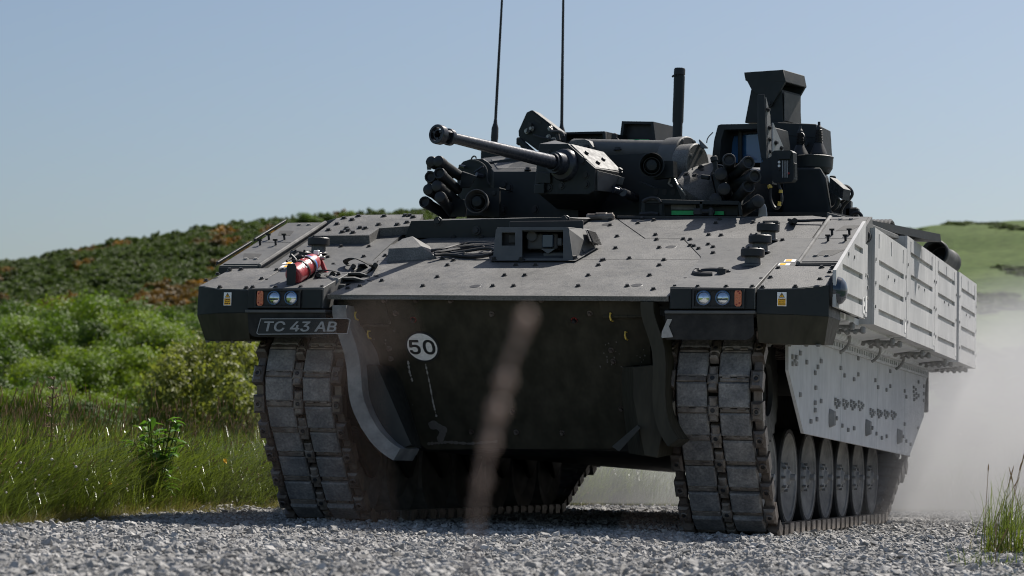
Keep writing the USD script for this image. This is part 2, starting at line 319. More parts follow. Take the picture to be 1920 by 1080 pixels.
# crushed stone, thickest where the camera sees it
mat('stone', {'g': ('geometry', {}), 'o': ('object_info', {}), 'n': ('noise_texture', dict(scale=90.0, detail=4.0)),
              'r': ('rgb_ramp', dict(ramp=[(0, (.165, .160, .153)), (.25, (.228, .222, .213)), (.7, (.305, .297, .286)), (1, (.40, .388, .372))])),
              'r2': ('map_range', dict(from_min=.3, from_max=.7, to_min=.8, to_max=1.15, clamp=True)), 'm': ('mix_color', dict(blend_type='multiply', fac=1.0)), 'p': ('principled_bsdf', dict(roughness=.85, specular_ior_level=.25))},
    [('o.random', 'r.fac'), ('g.position', 'n.vector'), ('n.fac', 'r2.value'), ('r.color', 'm.a'), ('r2.result', 'm.b'), ('m.result', 'p.base_color')])
stones = []
for k in range(10):
    p = rng.normal(size=(11, 3)); p /= np.linalg.norm(p, axis=1)[:, None]; p *= [1.0, rng.uniform(.6, .95), rng.uniform(.4, .75)]; p *= rng.uniform(.8, 1.1, (11, 1))
    stones.append([('stone', m3.Manifold.hull_points(p), 'stone', False)])
def sample_view(n, d0, d1, poly, margin=.03, power=1.0, left=-1.0, right=1.0):
    D = d0*(d1/d0)**rng.random(n)**power if power != 0 else rng.uniform(d0, d1, n)
    L = D*(960/FPX+margin)*rng.uniform(left, right, n)
    P = CAM[:2] + D[:, None]*FH + L[:, None]*RH
    return P[inside(P, poly)] if poly is not None else P
PS = np.vstack([sample_view(98000, 6.5, 24, GRAVEL, power=1.0), sample_view(9000, 1.2, 7, GRAVEL, .5), sample_view(9000, 15, 34, GRAVEL)])
ns = len(PS); zs = gravel_z(PS)
sz = np.clip(rng.lognormal(math.log(.0092), .55, ns), .0045, .034)
instancer('gravel_stones', stones, np.c_[PS, zs+sz*.25], rng.integers(0, 10, ns), rng.uniform(0, 6.28, ns), sz, tilt=rng.normal(0, .35, (ns, 3))*[1, 1, 0])

# ---- leaves and grass materials
def leaf_mat(name, ramp, var='random_per_island', trans=.35, nscale=.35, rough=.55, wr=.45, wn=.55, off=-.05, tint=(1.5, 1.6, .8), wo=0.0):
    mat(name, {'g': ('geometry', {}), 'o': ('object_info', {}), 'n': ('noise_texture', dict(scale=nscale, detail=3.0)),
               'a': ('math', dict(math_type='multiply_add', value2=wr)), 'b2': ('math', dict(math_type='multiply_add', value2=wn, value3=off)), 'c': ('math', dict(math_type='multiply_add', value2=wo)), 'r': ('rgb_ramp', dict(ramp=ramp)),
               'p': ('principled_bsdf', dict(roughness=rough, specular_ior_level=.35)), 't': ('translucent_bsdf', {}), 'mx': ('mix_closure', dict(fac=trans)),
               'br': ('mix_color', dict(blend_type='multiply', fac=1.0, b=tint))},
        [('g.'+var, 'a.value1'), ('g.position', 'n.vector'), ('n.fac', 'b2.value1'), ('b2.value', 'a.value3'), ('o.random', 'c.value1'), ('a.value', 'c.value3'), ('c.value', 'r.fac'), ('r.color', 'p.base_color'), ('r.color', 'br.a'), ('br.result', 't.color'), ('p.BSDF', 'mx.closure1'), ('t.BSDF', 'mx.closure2')], surface='mx.closure')
leaf_mat('foliage', [(0, (.030, .058, .008)), (.35, (.085, .140, .012)), (.65, (.175, .225, .020)), (1, (.33, .33, .042))], nscale=.35, trans=.35, wr=.25, wn=.8, off=-.32, wo=.45)
leaf_mat('pale_foliage', [(0, (.11, .125, .03)), (.5, (.21, .22, .06)), (1, (.32, .31, .11))])
leaf_mat('gorse', [(0, (.040, .062, .016)), (.5, (.078, .110, .026)), (1, (.12, .15, .04))], nscale=.08, trans=.35)
leaf_mat('gorse_bloom', [(0, (.05, .05, .018)), (.25, (.13, .085, .02)), (.40, (.52, .29, .03)), (1, (.70, .42, .05))], nscale=.4, trans=.35, tint=(1.3, 1.1, .6))
leaf_mat('grass', [(0, (.045, .064, .014)), (.32, (.10, .125, .026)), (.50, (.17, .18, .046)), (.60, (.30, .27, .12)), (.85, (.55, .49, .32))], nscale=.6, trans=.4, rough=.3)
leaf_mat('dry_grass', [(0, (.09, .085, .03)), (.4, (.16, .13, .055)), (.8, (.26, .21, .11)), (1, (.36, .30, .19))], nscale=.6)
leaf_mat('seed_head', [(0, (.22, .15, .11)), (.5, (.34, .25, .18)), (1, (.46, .38, .29))])
leaf_mat('broad_leaf', [(0, (.06, .13, .016)), (.5, (.10, .20, .026)), (1, (.16, .27, .04))], rough=.35)
plain('bark', (.06, .05, .04), .9); plain('petal_white', (.55, .5, .48), .7); plain('petal_yellow', (.8, .5, .02), .6)
leaf_mat('stalk_straw', [(0, (.42, .33, .28)), (1, (.60, .50, .45))], trans=.4, tint=(1, .95, .9))

def cards(c, nrm, size, rg, asp=.6):
    """leaf-shaped diamonds at the points c facing nrm"""
    n = len(c); nrm = nrm/np.linalg.norm(nrm, axis=1)[:, None]
    a = np.cross(nrm, rg.normal(size=(n, 3))); a /= np.linalg.norm(a, axis=1)[:, None]; b = np.cross(nrm, a)
    s = (size*rg.uniform(.6, 1.3, n))[:, None] if np.ndim(size) == 0 else size[:, None]
    v = np.stack([c-a*s, c-b*s*asp+nrm*s*.12, c+a*s, c+b*s*asp+nrm*s*.12], 1).reshape(-1, 3)
    i = np.arange(n)*4
    return v, np.vstack([np.c_[i, i+1, i+2], np.c_[i, i+2, i+3]])
def crown(R, H, nblob, per, leaf, seed, core=.45):
    rg = np.random.default_rng(seed); V, F, n = [], [], 0
    for k in range(nblob):
        d = rg.normal(size=3); d /= np.linalg.norm(d); d[2] = d[2]*.9+.1
        q = d*rg.uniform(core, 1.0)**.6*np.array([R, R, H])*rg.uniform(.72, 1.2)
        rb = rg.uniform(.13, .38)*R
        m_ = int(per*(rb/R/.27)**2); e = rg.normal(size=(m_, 3)); e /= np.linalg.norm(e, axis=1)[:, None]
        c = q + e*rb*rg.uniform(.62, 1.06, (m_, 1))*[1, 1, .8]*(1+.45*np.sin(6*e[:, [1, 2, 0]]+k).prod(1)[:, None]+rg.normal(size=(m_, 1))*.10)
        v, f = cards(c, e*.8+rg.normal(size=(m_, 3))*.5+[0, 0, .35], leaf, rg)
        V.append(v); F.append(f+n); n += len(v)
    return trimesh.Trimesh(np.vstack(V), np.vstack(F), process=False)
def trunk(H, r, R, seed, n=7):
    rg = np.random.default_rng(seed); ms = [tube(spline([[0, 0, -.4], [.05, .02, H*.35], [rg.uniform(-.1, .1), rg.uniform(-.1, .1), H*.8], [0, 0, H*1.15]], 8), np.linspace(r*1.25, r*.3, 8), 7)]
    for k in range(n):
        a = rg.uniform(0, 6.28); z0 = H*rg.uniform(.3, .9); e = np.array([math.cos(a)*R*.7, math.sin(a)*R*.7, z0+R*rg.uniform(.2, .7)])
        ms.append(tube(spline([[0, 0, z0], e*[.5, .5, 1]*.9+[0, 0, .0], e], 6), np.linspace(r*.5, r*.12, 6), 5))
    return ms
# ---- the wood below the hill: every tree a thing of its own
kinds = []
UsdGeom.Scope.Define(stage, '/World/Looks')
def tree_proto(path, cr, tr, mat_):
    stage.CreateClassPrim(path)
    usdkit.mesh(stage, path+'/crown', cr, M[mat_], smooth=False)
    v, f, _ = meshkit.arrays(cat_(tr)); usdkit.mesh(stage, path+'/trunk', trimesh.Trimesh(v, f, process=False), M['bark'], smooth=True)
for k in range(6):
    R = 2.1; cr = crown(R, 1.75+.12*(k % 3), 62, 900, .050, 100+k, .58); cr.apply_translation([0, 0, 2.7]); tree_proto(f'/World/_class_tree_{k}', cr, trunk(1.9, .13, R, 50+k), 'foliage'); kinds.append(f'/World/_class_tree_{k}')
cr = crown(1.5, 1.25, 70, 520, .045, 200, .7); cr.apply_translation([0, 0, 1.35]); tree_proto('/World/_class_bush', cr, trunk(.7, .08, 1.3, 70), 'pale_foliage')
def inst(name, cls, P, rz, sc, label, cat, group=None):
    x = UsdGeom.Xform.Define(stage, numbered('/World/'+name)); x.AddTranslateOp().Set(Gf.Vec3d(*map(float, P))); x.AddRotateZOp().Set(float(rz)); x.AddScaleOp().Set(Gf.Vec3f(*map(float, sc)))
    x.GetPrim().GetReferences().AddInternalReference(cls); x.GetPrim().SetInstanceable(True)
    return setd(x.GetPrim(), label, cat, group)
def at_view(px, D):
    L = (px-960)/FPX*D; P = CAM[:2] + D*FH + L*RH
    return np.array([P[0], P[1], height(P[None])[0]])
rt = np.random.default_rng(31)
rows = [(92, -120, 560, 62, 533, 45), (80, -100, 560, 74, 562, 50), (68, -130, 540, 88, 608, 60), (57, -110, 500, 100, 672, 66), (50, -60, 470, 112, 722, 70)]
ORD = 'first second third fourth fifth sixth seventh eighth ninth tenth eleventh twelfth thirteenth fourteenth fifteenth sixteenth'.split()
RN = ['back', 'fourth', 'middle', 'second', 'front']
for ri_, (D, a, b, step, tp_, jit) in enumerate(rows):
    px = a; ti_ = 0
    while px < b:
        d = D+rt.uniform(-4, 4); P = at_view(px+rt.uniform(-15, 15), d)
        tpy = tp_ + rt.uniform(-18, 24) + max(0, px-250)*.16
        zt = .434 + (866+(px-960)*.0231-tpy)/FPX*d
        s = (zt-P[2])/5.35; w = s*rt.uniform(.85, 1.2)
        inst('tree', kinds[rt.integers(6)], P, rt.uniform(0, 360), (w, w, s), f'bushy green tree {ORD[min(ti_, 15)]} from the left in the {RN[ri_]} row of the wood', 'tree', 'trees of the wood at the left')
        ti_ += 1
        px += step*rt.uniform(.8, 1.2)
P = at_view(432, 40); inst('bush', '/World/_class_bush', P, 20, (.95, .95, 1.22), 'rounded pale yellow-green bush just left of the vehicle, in front of the darker wood', 'bush')
P = at_view(330, 66); 

# ---- gorse and scrub on the hillside
def scrub(seed): 
    m_ = crown(1.0, .62, 22, 46, .13, seed, .5); m_.apply_translation([0, 0, .45]); return m_
protos = [[('gorse', scrub(300+k), 'gorse' if k < 4 else 'gorse_bloom', False)] for k in range(7)]
n = 21000; D = rng.uniform(104, 306, n); pxs = rng.uniform(-160, 2080, n); L = (pxs-960)/FPX*D; P2 = CAM[:2]+D[:, None]*FH+L[:, None]*RH
q = np.c_[P2/[11., 11.], np.zeros(n)]; den = meshkit.fbm(np.c_[L/3.4, D/15., np.zeros(n)], 4, 8); blo = meshkit.fbm(np.c_[L/5., D/22., np.full(n, 4.4)], 3, 12)
want = np.interp(pxs, [700, 1100, 1600, 1700], [.475, .54, .66, .66])
kp = (den > want) | (rng.random(n) < np.interp(pxs, [700, 1500], [.22, .0])) | ((D > 285) & (rng.random(n) < .16) & (pxs < 700))
P2, D, blo = P2[kp], D[kp], blo[kp]; nn_ = len(P2); bloom = (blo + .0008*(200-D) > .525 + np.interp(pxs[kp], [700, 1400], [0, .2]))
instancer('gorse_scrub', protos, np.c_[P2, height(P2)-.1], np.where(bloom, rng.integers(4, 7, nn_), rng.integers(0, 4, nn_)), rng.uniform(0, 6.28, nn_), np.c_[rng.uniform(.5, 1.35, nn_), rng.uniform(.5, 1.35, nn_), rng.uniform(.5, 1.15, nn_)*np.interp(pxs[kp], [900, 1600], [1, .32])])
print('gorse', nn_, 'stones', ns)
# a few bigger thorn trees stand out against the sky
for ti_, (px, D, s) in enumerate(((182, 295, .4), (232, 294, .38), (440, 292, .4), (478, 292, .45), (575, 285, .75), (607, 292, .62), (648, 296, .5))):
    inst('thorn_tree', kinds[rt.integers(6)], at_view(px, D)-[0, 0, .6], rt.uniform(0, 360), (s, s, s*.8), f'small dark thorn tree on the skyline of the hill, {ORD[ti_]} from the left', 'tree', 'thorn trees along the skyline')

# ---- verge grass
def blades(n, rad_, h0, h1, w, seed, lean=.25, curl=.5):
    rg = np.random.default_rng(seed); V, F, k = [], [], 0
    for i in range(n):
        a, r = rg.uniform(0, 6.28), rad_*math.sqrt(rg.random()); b = np.array([r*math.cos(a), r*math.sin(a), 0]); h = rg.uniform(h0, h1)
        ld = rg.uniform(0, 6.28); d = np.array([math.cos(ld), math.sin(ld), 0])*.95 + np.array([.35, .1, 0]); s = np.array([-math.sin(ld), math.cos(ld), 0])
        ln, cu = rg.uniform(.02, lean)*h, rg.uniform(0, curl)*h
        for j, t in enumerate((0, .3, .6, .85)):
            p = b + d*(ln*t+cu*t*t*t) + np.array([0, 0, h*(t-.25*(cu/h)*t*t*t)]); ww = w*(1-.75*t)
            V += [p-s*ww, p+s*ww]
        V.append(b+d*(ln+cu)+np.array([0, 0, h*(1-.33*cu/h)]))
        for j in range(3): o_ = k+2*j; F += [[o_, o_+1, o_+3], [o_, o_+3, o_+2]]
        F.append([k+6, k+7, k+8]); k += 9
    return trimesh.Trimesh(np.array(V), np.array(F), process=False)
def heads(n, rad_, h0, h1, seed):
    rg = np.random.default_rng(seed); st, hd_ = [], []
    for i in range(n):
        a, r = rg.uniform(0, 6.28), rad_*math.sqrt(rg.random()); b = np.array([r*math.cos(a), r*math.sin(a), 0]); h = rg.uniform(h0, h1); d = np.array([rg.normal()*.2+.22, rg.normal()*.15, 0])*h
        e = b+d+[0, 0, h]; st.append(tube([b, b+d*.4+[0, 0, h*.55], e], .0016, 3)); t = np.array([d[0]*1.3, d[1], h]); t /= np.linalg.norm(t); L_ = rg.uniform(.04, .10)
        hd_.append(lathe([(.001, 0), (.0036, L_*.3), (.003, L_*.7), (.001, L_)], e, t, 5))
    return st, hd_
gprot = []
for k in range(7):
    st, hd_ = heads(1 if k % 2 else 2, .2, .40, .76, 400+k)
    gprot.append([('grass', cat_([blades(70, .22, .16, .70, .0050, 420+k, .5, .85)]+st), 'grass', False), ('seed_heads', cat_(hd_), 'seed_head', False)])
for k in range(3):
    gprot.append([('dry', blades(60, .2, .08, .34, .0035, 440+k, .6, .8), 'dry_grass', False)])
VERGE = Polygon([(-60, -40), (60, -40), (60, 70), (-60, 70)]).difference(GRAVEL.buffer(-.12))
PL = np.vstack([sample_view(9000, 9, 30, VERGE, .03, 1.0, -1.0, .15), sample_view(2600, 18, 46, VERGE, .03, 1.0, -1, 1)])
dd_ = shapely.distance(GRAVEL, shapely.points(PL[:, 0], PL[:, 1])); Dv, Lv = land(PL)
pxv = 960+FPX*Lv/Dv
edge_f = np.clip(dd_/.55, 0, 1)
whp = np.where((rng.random(len(PL)) > edge_f*1.6-.1), rng.integers(7, 10, len(PL)), rng.integers(0, 7, len(PL)))
sc_ = (.55+.5*edge_f)*rng.uniform(.75, 1.15, len(PL))*np.where(Dv > 26, .8, 1)
instancer('verge_grass', gprot, np.c_[PL, height(PL)-.01], whp, rng.uniform(-.5, .5, len(PL)), np.c_[sc_, sc_, sc_*(.7+.3*edge_f)])
# pink and white clover heads low in the grass
def ball(r): m_ = trimesh.creation.icosphere(1, r); return m_
PC = sample_view(2200, 11, 24, VERGE, .03, 1, -1, .15); dc_ = shapely.distance(GRAVEL, shapely.points(PC[:, 0], PC[:, 1])); PC = PC[(dc_ < 1.3)]
fpro = [[('clover', cat_([ball(.008)]), 'petal_white', False)], [('clover_pink', ball(.007), 'seed_head', False)]]
instancer('clover_flowers', fpro, np.c_[PC, height(PC)+rng.uniform(.06, .42, len(PC))], rng.integers(0, 2, len(PC)), rng.uniform(0, 6, len(PC)), rng.uniform(.6, 1.2, len(PC)))

# ---- single plants that stand out
def on_ground(px, py_base): 
    p = AZp(px, py_base, 0.0); p[2] = height(p[None, :2])[0]; return p
p0 = on_ground(292, 962); Dk = thing('dock_plant', 'broad-leaved green dock plant rising out of the verge grass at the left', 'plant', tuple(p0))
rg = np.random.default_rng(77); dst, dlf = [], []
scl = 1/np.linalg.norm(hitp(293, 900, (FH[0], FH[1], 0), np.dot(FH, p0[:2]))-hitp(292, 900, (FH[0], FH[1], 0), np.dot(FH, p0[:2])))
for k in range(13):
    a = rg.uniform(-1, 1); e = p0+np.r_[RH*a*.24, .58+rg.uniform(-.08, .16)]+np.r_[FH*rg.uniform(-.15, .15), 0]
    s_ = spline([p0+np.r_[RH*a*.03, 0], p0*.5+e*.5+np.r_[RH*a*-.02, 0], e], 10); dst.append(tube(s_, .005, 5))
    for j in range(3, 10):
        for rep in range(2):
            d = np.r_[RH*rg.normal()+FH*rg.normal()*.8, rg.uniform(-.2, .7)]; d /= np.linalg.norm(d); l_ = rg.uniform(.07, .15)
            w_ = np.cross(d, [0, 0, 1.0]); w_ /= np.linalg.norm(w_); b_ = s_[j]; up = np.array([0, 0, -.02])
            dlf.append(trimesh.Trimesh(np.array([b_, b_+d*l_*.35-w_*l_*.22+[0, 0, .012], b_+d*l_*.35+w_*l_*.22+[0, 0, .012], b_+d*l_*.75-w_*l_*.16+up*.4, b_+d*l_*.75+w_*l_*.16+up*.4, b_+d*l_+up*1.6, b_+d*l_*.4, b_+d*l_*.75+up*.6]), [[0, 6, 1], [0, 2, 6], [1, 6, 7], [1, 7, 3], [6, 2, 4], [6, 4, 7], [3, 7, 5], [7, 4, 5]], process=False))
part('stems', dst, 'grass', Dk); part('leaves', dlf, 'broad_leaf', Dk, smooth=False)
p0 = on_ground(96, 972); Sk = thing('tall_seed_stalk', 'tall thin seeding weed stalk standing above the grass at the far left', 'plant', tuple(p0))
topz = hitp(101, 712, (FH[0], FH[1], 0), np.dot(FH, p0[:2])); s_ = spline([p0, p0*.5+topz*.5+np.r_[RH*-.01, 0], topz], 16); part('stem', tube(s_, .0045, 5), 'grass', Sk)
sd = []
for j in range(9, 16):
    for k in range(7):
        d = np.r_[RH*rg.normal()*.9+FH*rg.normal()*.5, rg.uniform(.1, .9)]; d /= np.linalg.norm(d); l_ = rg.uniform(.02, .075)*(1.2-.06*j+.3); sd.append(tube([s_[j], s_[j]+d*l_*.6, s_[j]+d*l_], .0018, 3)); sd += [lathe([(0, -.006), (.006, 0), (0, .006)], s_[j]+d*l_*t, d, 5) for t in (.5, .75, 1)]
part('seeds', sd, 'seed_head', Sk)
for px, py, pyb, lab in ((421, 864, 960, 'yellow flower in the grass close to the left track'), (205, 906, 968, 'small yellow flower low in the grass below the dock plant')):
    p0 = on_ground(px, pyb); t_ = hitp(px, py, (FH[0], FH[1], 0), np.dot(FH, p0[:2])); fl_ = thing('yellow_flower', lab, 'flower', tuple(p0))
    part('stem', tube([p0, t_], .002, 4), 'grass', fl_); pv_, pf_ = cards(np.repeat(t_[None], 9, 0)+rg.normal(size=(9, 3))*.006, rg.normal(size=(9, 3))+[0, -1, .6], .014, rg); part('petals', trimesh.Trimesh(pv_, pf_, process=False), 'petal_yellow', fl_, smooth=False)
# tufts at the right edge of the track
def tuft(px, py, label, n, h, seed, rad_=.16, kind_=True):
    p0 = on_ground(px, py); t_ = thing('grass_tuft', label, 'grass tuft', tuple(p0))
    m_ = blades(n, rad_, h*.3, h, .0032, seed, .3, .5); m_.apply_translation(p0); part('blades', m_, 'grass', t_, smooth=False)
    m_ = blades(n//2, rad_*1.3, h*.12, h*.4, .003, seed+1, .7, .8); m_.apply_translation(p0); part('dry_blades', m_, 'dry_grass', t_, smooth=False)
    st, hd_ = heads(max(2, n//30), rad_, h*.7, h*1.05, seed+2); q = cat_(st+hd_); q.apply_translation(p0); part('seed_stalks', q, 'seed_head', t_)
tuft(1908, 1046, 'thick tuft of long grass at the right edge of the gravel, nearest the camera', 260, .50, 501, .20)
tuft(1870, 1012, 'thin tuft of few long grass blades behind the thick one at the right edge', 60, .36, 505, .16)
tuft(1925, 1000, 'grass tuft half cut off by the right edge of the picture', 80, .46, 509, .15)
tuft(1890, 1068, 'low dry grass patch at the bottom right corner of the gravel', 160, .16, 513, .28)

# ---- stalks close to the lens, thrown out of focus
def near_stalk(px0, py0, px1, py1, d, r, label, seed, lumps=9, vary=.5, beads=None):
    def pt(px, py): v = np.array([(px-960)/FPX, -(py-540)/FPX, 1.0])@AX; return CAM+v*d
    rg = np.random.default_rng(seed); a, b = pt(px0, py0), pt(px1, py1); base = b+(b-a)*.6; base = np.array([base[0], base[1], 0.0])
    t_ = thing('grass_stalk', label, 'grass stalk', (base[0], base[1], height(base[None, :2])[0]))
    part('stem', tube(spline([base+[0, 0, -.02], b*.6+base*.4, b, a], 20), .0011 if d > 1 else .0004, 5), 'stalk_straw', t_)
    hs_ = []
    for i in range(lumps):
        t = (i+.5)/lumps; p = a*(1-t)+b*t; rr_ = r*(1-vary*rg.random())*(1-.45*t); l_ = np.linalg.norm(b-a)/lumps
        hs_.append(lathe([(0, -l_*.48), (rr_*.7, -l_*.3), (rr_, 0), (rr_*.7, l_*.3), (0, l_*.48)], p+rg.normal(size=3)*r*.25, b-a, 8))
    if beads:
        q_ = [pt(x, y) for x, y, _ in beads]; hs_ = [tube(spline(q_+[base*.02+b*.98], 30), .0016, 6)]
        for c_, (_, _, rr_) in zip(q_, beads): hs_.append(lathe([(0, -rr_*1.25), (rr_*.75, -rr_*.8), (rr_, 0), (rr_*.75, rr_*.8), (0, rr_*1.25)], c_, b-a, 9))
    part('seed_spike', hs_, 'stalk_straw', t_)
near_stalk(986, 600, 893, 985, 1.6, .0042, 'pale blurred grass stalk rising in front of the hull, close to the lens', 1, beads=[(985, 598, .0052), (977, 624, .0040), (966, 655, .0028), (951, 690, .0026), (946, 716, .0054), (933, 768, .0058), (925, 800, .0036), (918, 832, .0048), (910, 862, .0026), (903, 905, .0038), (896, 950, .0026)])
near_stalk(735, 600, 640, 655, .62, .0034, 'faint blurred grass tip drifting before the left track guard', 2, 6, .6)
near_stalk(640, 640, 660, 760, .60, .0012, 'very faint blurred grass blade in front of the left track', 3, 5, .6)
near_stalk(1235, 960, 1195, 1080, .62, .0016, 'faint blurred grass tip low before the right track', 4, 5, .6)

# ---- dust thrown up behind the vehicle
EL_ = [((5.2, 13.5, .4), (7.5, 8.5, 2.6), 0.50), ((2.7, 8.4, .1), (2.4, 5.8, 2.0), 0.44), ((-1.2, 10.0, .2), (4.4, 3.2, 1.6), .34), ((13.0, 19.0, .3), (11.5, 11.0, 4.0), 0.12)]
dm_ = None
for c, r, a in EL_:
    e = trimesh.creation.icosphere(3, 1.0); e.apply_scale(r); e.apply_translation(c)
    q = m3.Manifold(m3.Mesh(np.asarray(e.vertices, np.float32), np.asarray(e.faces, np.uint32))); dm_ = q if dm_ is None else dm_+q
dm_ = dm_.trim_by_plane((0, 0, 1), .05)
nodes = {'g': ('geometry', {}), 'n': ('noise_texture', dict(scale=.6, detail=6.0, roughness=.65, distortion=1.2)), 'nr': ('map_range', dict(from_min=.40, from_max=.62, to_min=.12, to_max=1.9, clamp=True)),
         'd': ('math', dict(math_type='multiply')), 'p': ('principled_volume', dict(color=(.63, .63, .635), anisotropy=.25))}
links = [('g.position', 'n.vector'), ('n.fac', 'nr.value'), ('nr.result', 'd.value1')]
prev = None
for i, (c, r, a) in enumerate(EL_):
    nodes[f'm{i}'] = ('mapping', dict(location=tuple(-np.array(c)/r), scale=tuple(1/np.array(r)))); nodes[f's{i}'] = ('gradient_texture', dict(gradient_type='spherical'))
    nodes[f'x{i}'] = ('math', dict(math_type='multiply_add', value2=a, value3=0.0)); links += [('g.position', f'm{i}.vector'), (f'm{i}.vector', f's{i}.vector'), (f's{i}.fac', f'x{i}.value1')]
    if prev: links.append((prev, f'x{i}.value3'))
    prev = f'x{i}.value'
links += [(prev, 'd.value2'), ('d.value', 'p.density')]
M['dust'] = usdkit.material(stage, '/World/Looks/dust', nodes, links, volume='p.volume')
part('dust_cloud', dm_, 'dust', smooth=False, kind='stuff')
# ================================================================ THE ARMOURED VEHICLE
V = thing('armoured_vehicle', 'large dark grey-green tracked armoured vehicle driving on the gravel, gun turret swung aside', 'armoured vehicle', (0, 3.7, 0))
UX, UY, UZ = np.eye(3)
def both(name, mesh, mat, parent=V, **kw):
    part(name, mesh, mat, parent, **kw); part(name, mirror(mesh), mat, parent, **kw)

# ---- hull
hp = []
for s in (-1, 1):
    for y, z in ((0.19, 1.38), (0.69, 0.67), (0.82, 0.515), (7.2, 0.45), (7.35, 1.3), (0.30, 1.40)): hp.append([s*1.02, y, z])
    for y, z in ((1.0, 0.48), (6.9, 0.375)): hp.append([s*0.55, y, z])
hull_low = part('lower_hull', hull(hp, 0.01), 'paint_dark', V)
up_ = []
for s in (-1, 1):
    for y, z in ((0.20, 1.32), (0.20, gz(0.20, -.02)), (1.9, gz(1.9, -.022)), (7.35, gz(1.9, -.03)), (7.35, 1.33)): up_.append([s*1.06, y, z])
part('upper_hull', hull(up_, 0.005), 'paint_dark', V)
for s in (-1, 1):
    sp = []
    for x in (1.0, 1.70):
        for y, z in ((0.72, 1.34), (0.72, gz(0.72, -.022)), (1.9, gz(1.9, -.022)), (7.3, 2.08), (7.3, 1.34)): sp.append([s*x, y, z])
    part('sponson', hull(sp, 0.004), 'paint_dark', V)
# front plate of the lower hull
FT = math.radians(35); NF = np.array([0, -math.cos(FT), -math.sin(FT)]); DF = np.cross(NF, UX); DF = DF if DF[2] > 0 else -DF      # the plate leans back towards its foot
FO = np.array([0, .135, 1.41])
def FPp(px, py, off=0.0): return hitp(px, py, NF, NF@FO+off)
fp = [FPp(x, y, 0) for x, y in [(641, 557), (1211, 557), (1213, 600), (1219, 640), (1220, 683), (1186, 685), (1186, 745), (1192, 786), (1160, 835), (1150, 841), (800, 843), (744, 790), (716, 745), (706, 682), (674, 681), (664, 640), (655, 600)]]
front = part('front_plate', pslab(fp, 0.03, -NF), 'paint_front', V)
# hinged flaps in the top corners of the front plate
for px in ([(642, 560), (721, 560), (731, 606), (653, 606)], [(1121, 558), (1205, 558), (1205, 592), (1132, 593), (1128, 590)]):
    fl = part('front_flap', pslab([FPp(x, y, .013) for x, y in px], 0.012, -NF), 'paint_front', front)
for a, b in (((653, 608), (733, 611)), ((1131, 593), (1206, 593))):
    part('flap_hinge', [cyl(FPp(*a, .012)*(1-t)+FPp(*b, .012)*t, FPp(*a, .012)*(1-t-.2)+FPp(*b, .012)*(t+.2), .011, n=8) for t in (0, .21, .42, .63)] + [cyl(FPp(*a, .012), FPp(*b, .012), .008, n=8)], 'paint_front', front)
for px, py in ((667, 592), (691, 627), (1145, 594), (1173, 629)):
    c = FPp(px, py, .03)
    part('yellow_loop', tube([c+[0, .03, .022], c+[0, -.012, .02], c+[0.0, -.018, 0], c+[0.004, -.01, -.02], c+[.004, .03, -.024]], .0055, 6), 'yellow', front)
for px, py in ((720, 562), (742, 587), (730, 653), (733, 672), (756, 759), (884, 809), (968, 810), (1054, 811), (1146, 656), (1150, 677), (1165, 766), (845, 563), (922, 588), (1015, 562), (1106, 587), (1185, 560), (961, 772), (780, 562)):
    part('bolt', bolt(FPp(px, py, 0), NF, .0125, .02), 'link_steel', front)
for px, py in ((775, 599), (1077, 600)):
    c = FPp(px, py, 0)
    part('bolt', bolt(c, NF, .014, .024), 'black', front)
    part('red_ring', lathe([(.013, 0), (.020, 0), (.020, .006), (.013, .006), (.013, 0)], c, NF, 20), 'red_ring', front)
# the weight-class disc with its number
c50 = FPp(792, 650, .002)
disc = part('number_disc', lathe([(0, 0), (.112, 0), (.112, .003), (0, .003)], c50, NF, 48), 'ink', front)
part('disc_face', lathe([(0, .003), (.098, .003), (.098, .0045), (0, .0045)], c50, NF, 48), 'white', disc)
t50 = meshkit.text_mesh('50', 0.098, 0.002, bold=True); bb = t50.bounds
v = t50.vertices - [(bb[0, 0]+bb[1, 0])/2, (bb[0, 1]+bb[1, 1])/2, 0]
part('number', trimesh.Trimesh(c50+v[:, :1]*1.08*UX+v[:, 1:2]*DF+(v[:, 2:]+.0045)*NF, t50.faces, process=False), 'ink', disc, smooth=False)
# dried drips and mud on the plate
def blob(px, w, seed, mname='mud_light', name='mud_streak'):
    r = np.random.default_rng(seed); line = LineString(px); n = max(8, int(line.length/3)); ps = []
    for i in range(n):
        q = line.interpolate(i/(n-1), normalized=True); ps.append(q.buffer(w*r.uniform(.35, 1.25), 6))
    P = unary_union(ps).simplify(.3)
    for P in getattr(P, 'geoms', [P]):
        part(name, pslab([FPp(x, y, .0015) for x, y in list(P.exterior.coords)[:-1]], 0.0015, -NF), mname, front)
blob([(765, 678), (768, 698), (773, 714)], 2.0, 1); blob([(798, 684), (806, 722), (812, 755), (818, 780)], 1.8, 2)
blob([(806, 795), (822, 800), (832, 808), (826, 822)], 8.0, 3, 'mud_dark'); blob([(804, 832), (840, 829), (880, 832), (930, 828)], 2.6, 4, 'mud_dark')
r8 = np.random.default_rng(88); sp_ = []
for k in range(46):
    px, py = (r8.uniform(672, 780), r8.uniform(610, 830)) if k % 2 else (r8.uniform(1120, 1210), r8.uniform(640, 690)); q = FPp(px, py, .0012); rr_ = r8.uniform(.002, .006)
    sp_.append(pslab([q+rr_*math.cos(a)*UX+rr_*r8.uniform(.7, 1.6)*math.sin(a)*DF for a in np.linspace(0, 6.28, 7)[:-1]], .001, -NF))
part('mud_splash', sp_, 'mud_dark', front, kind='stuff')
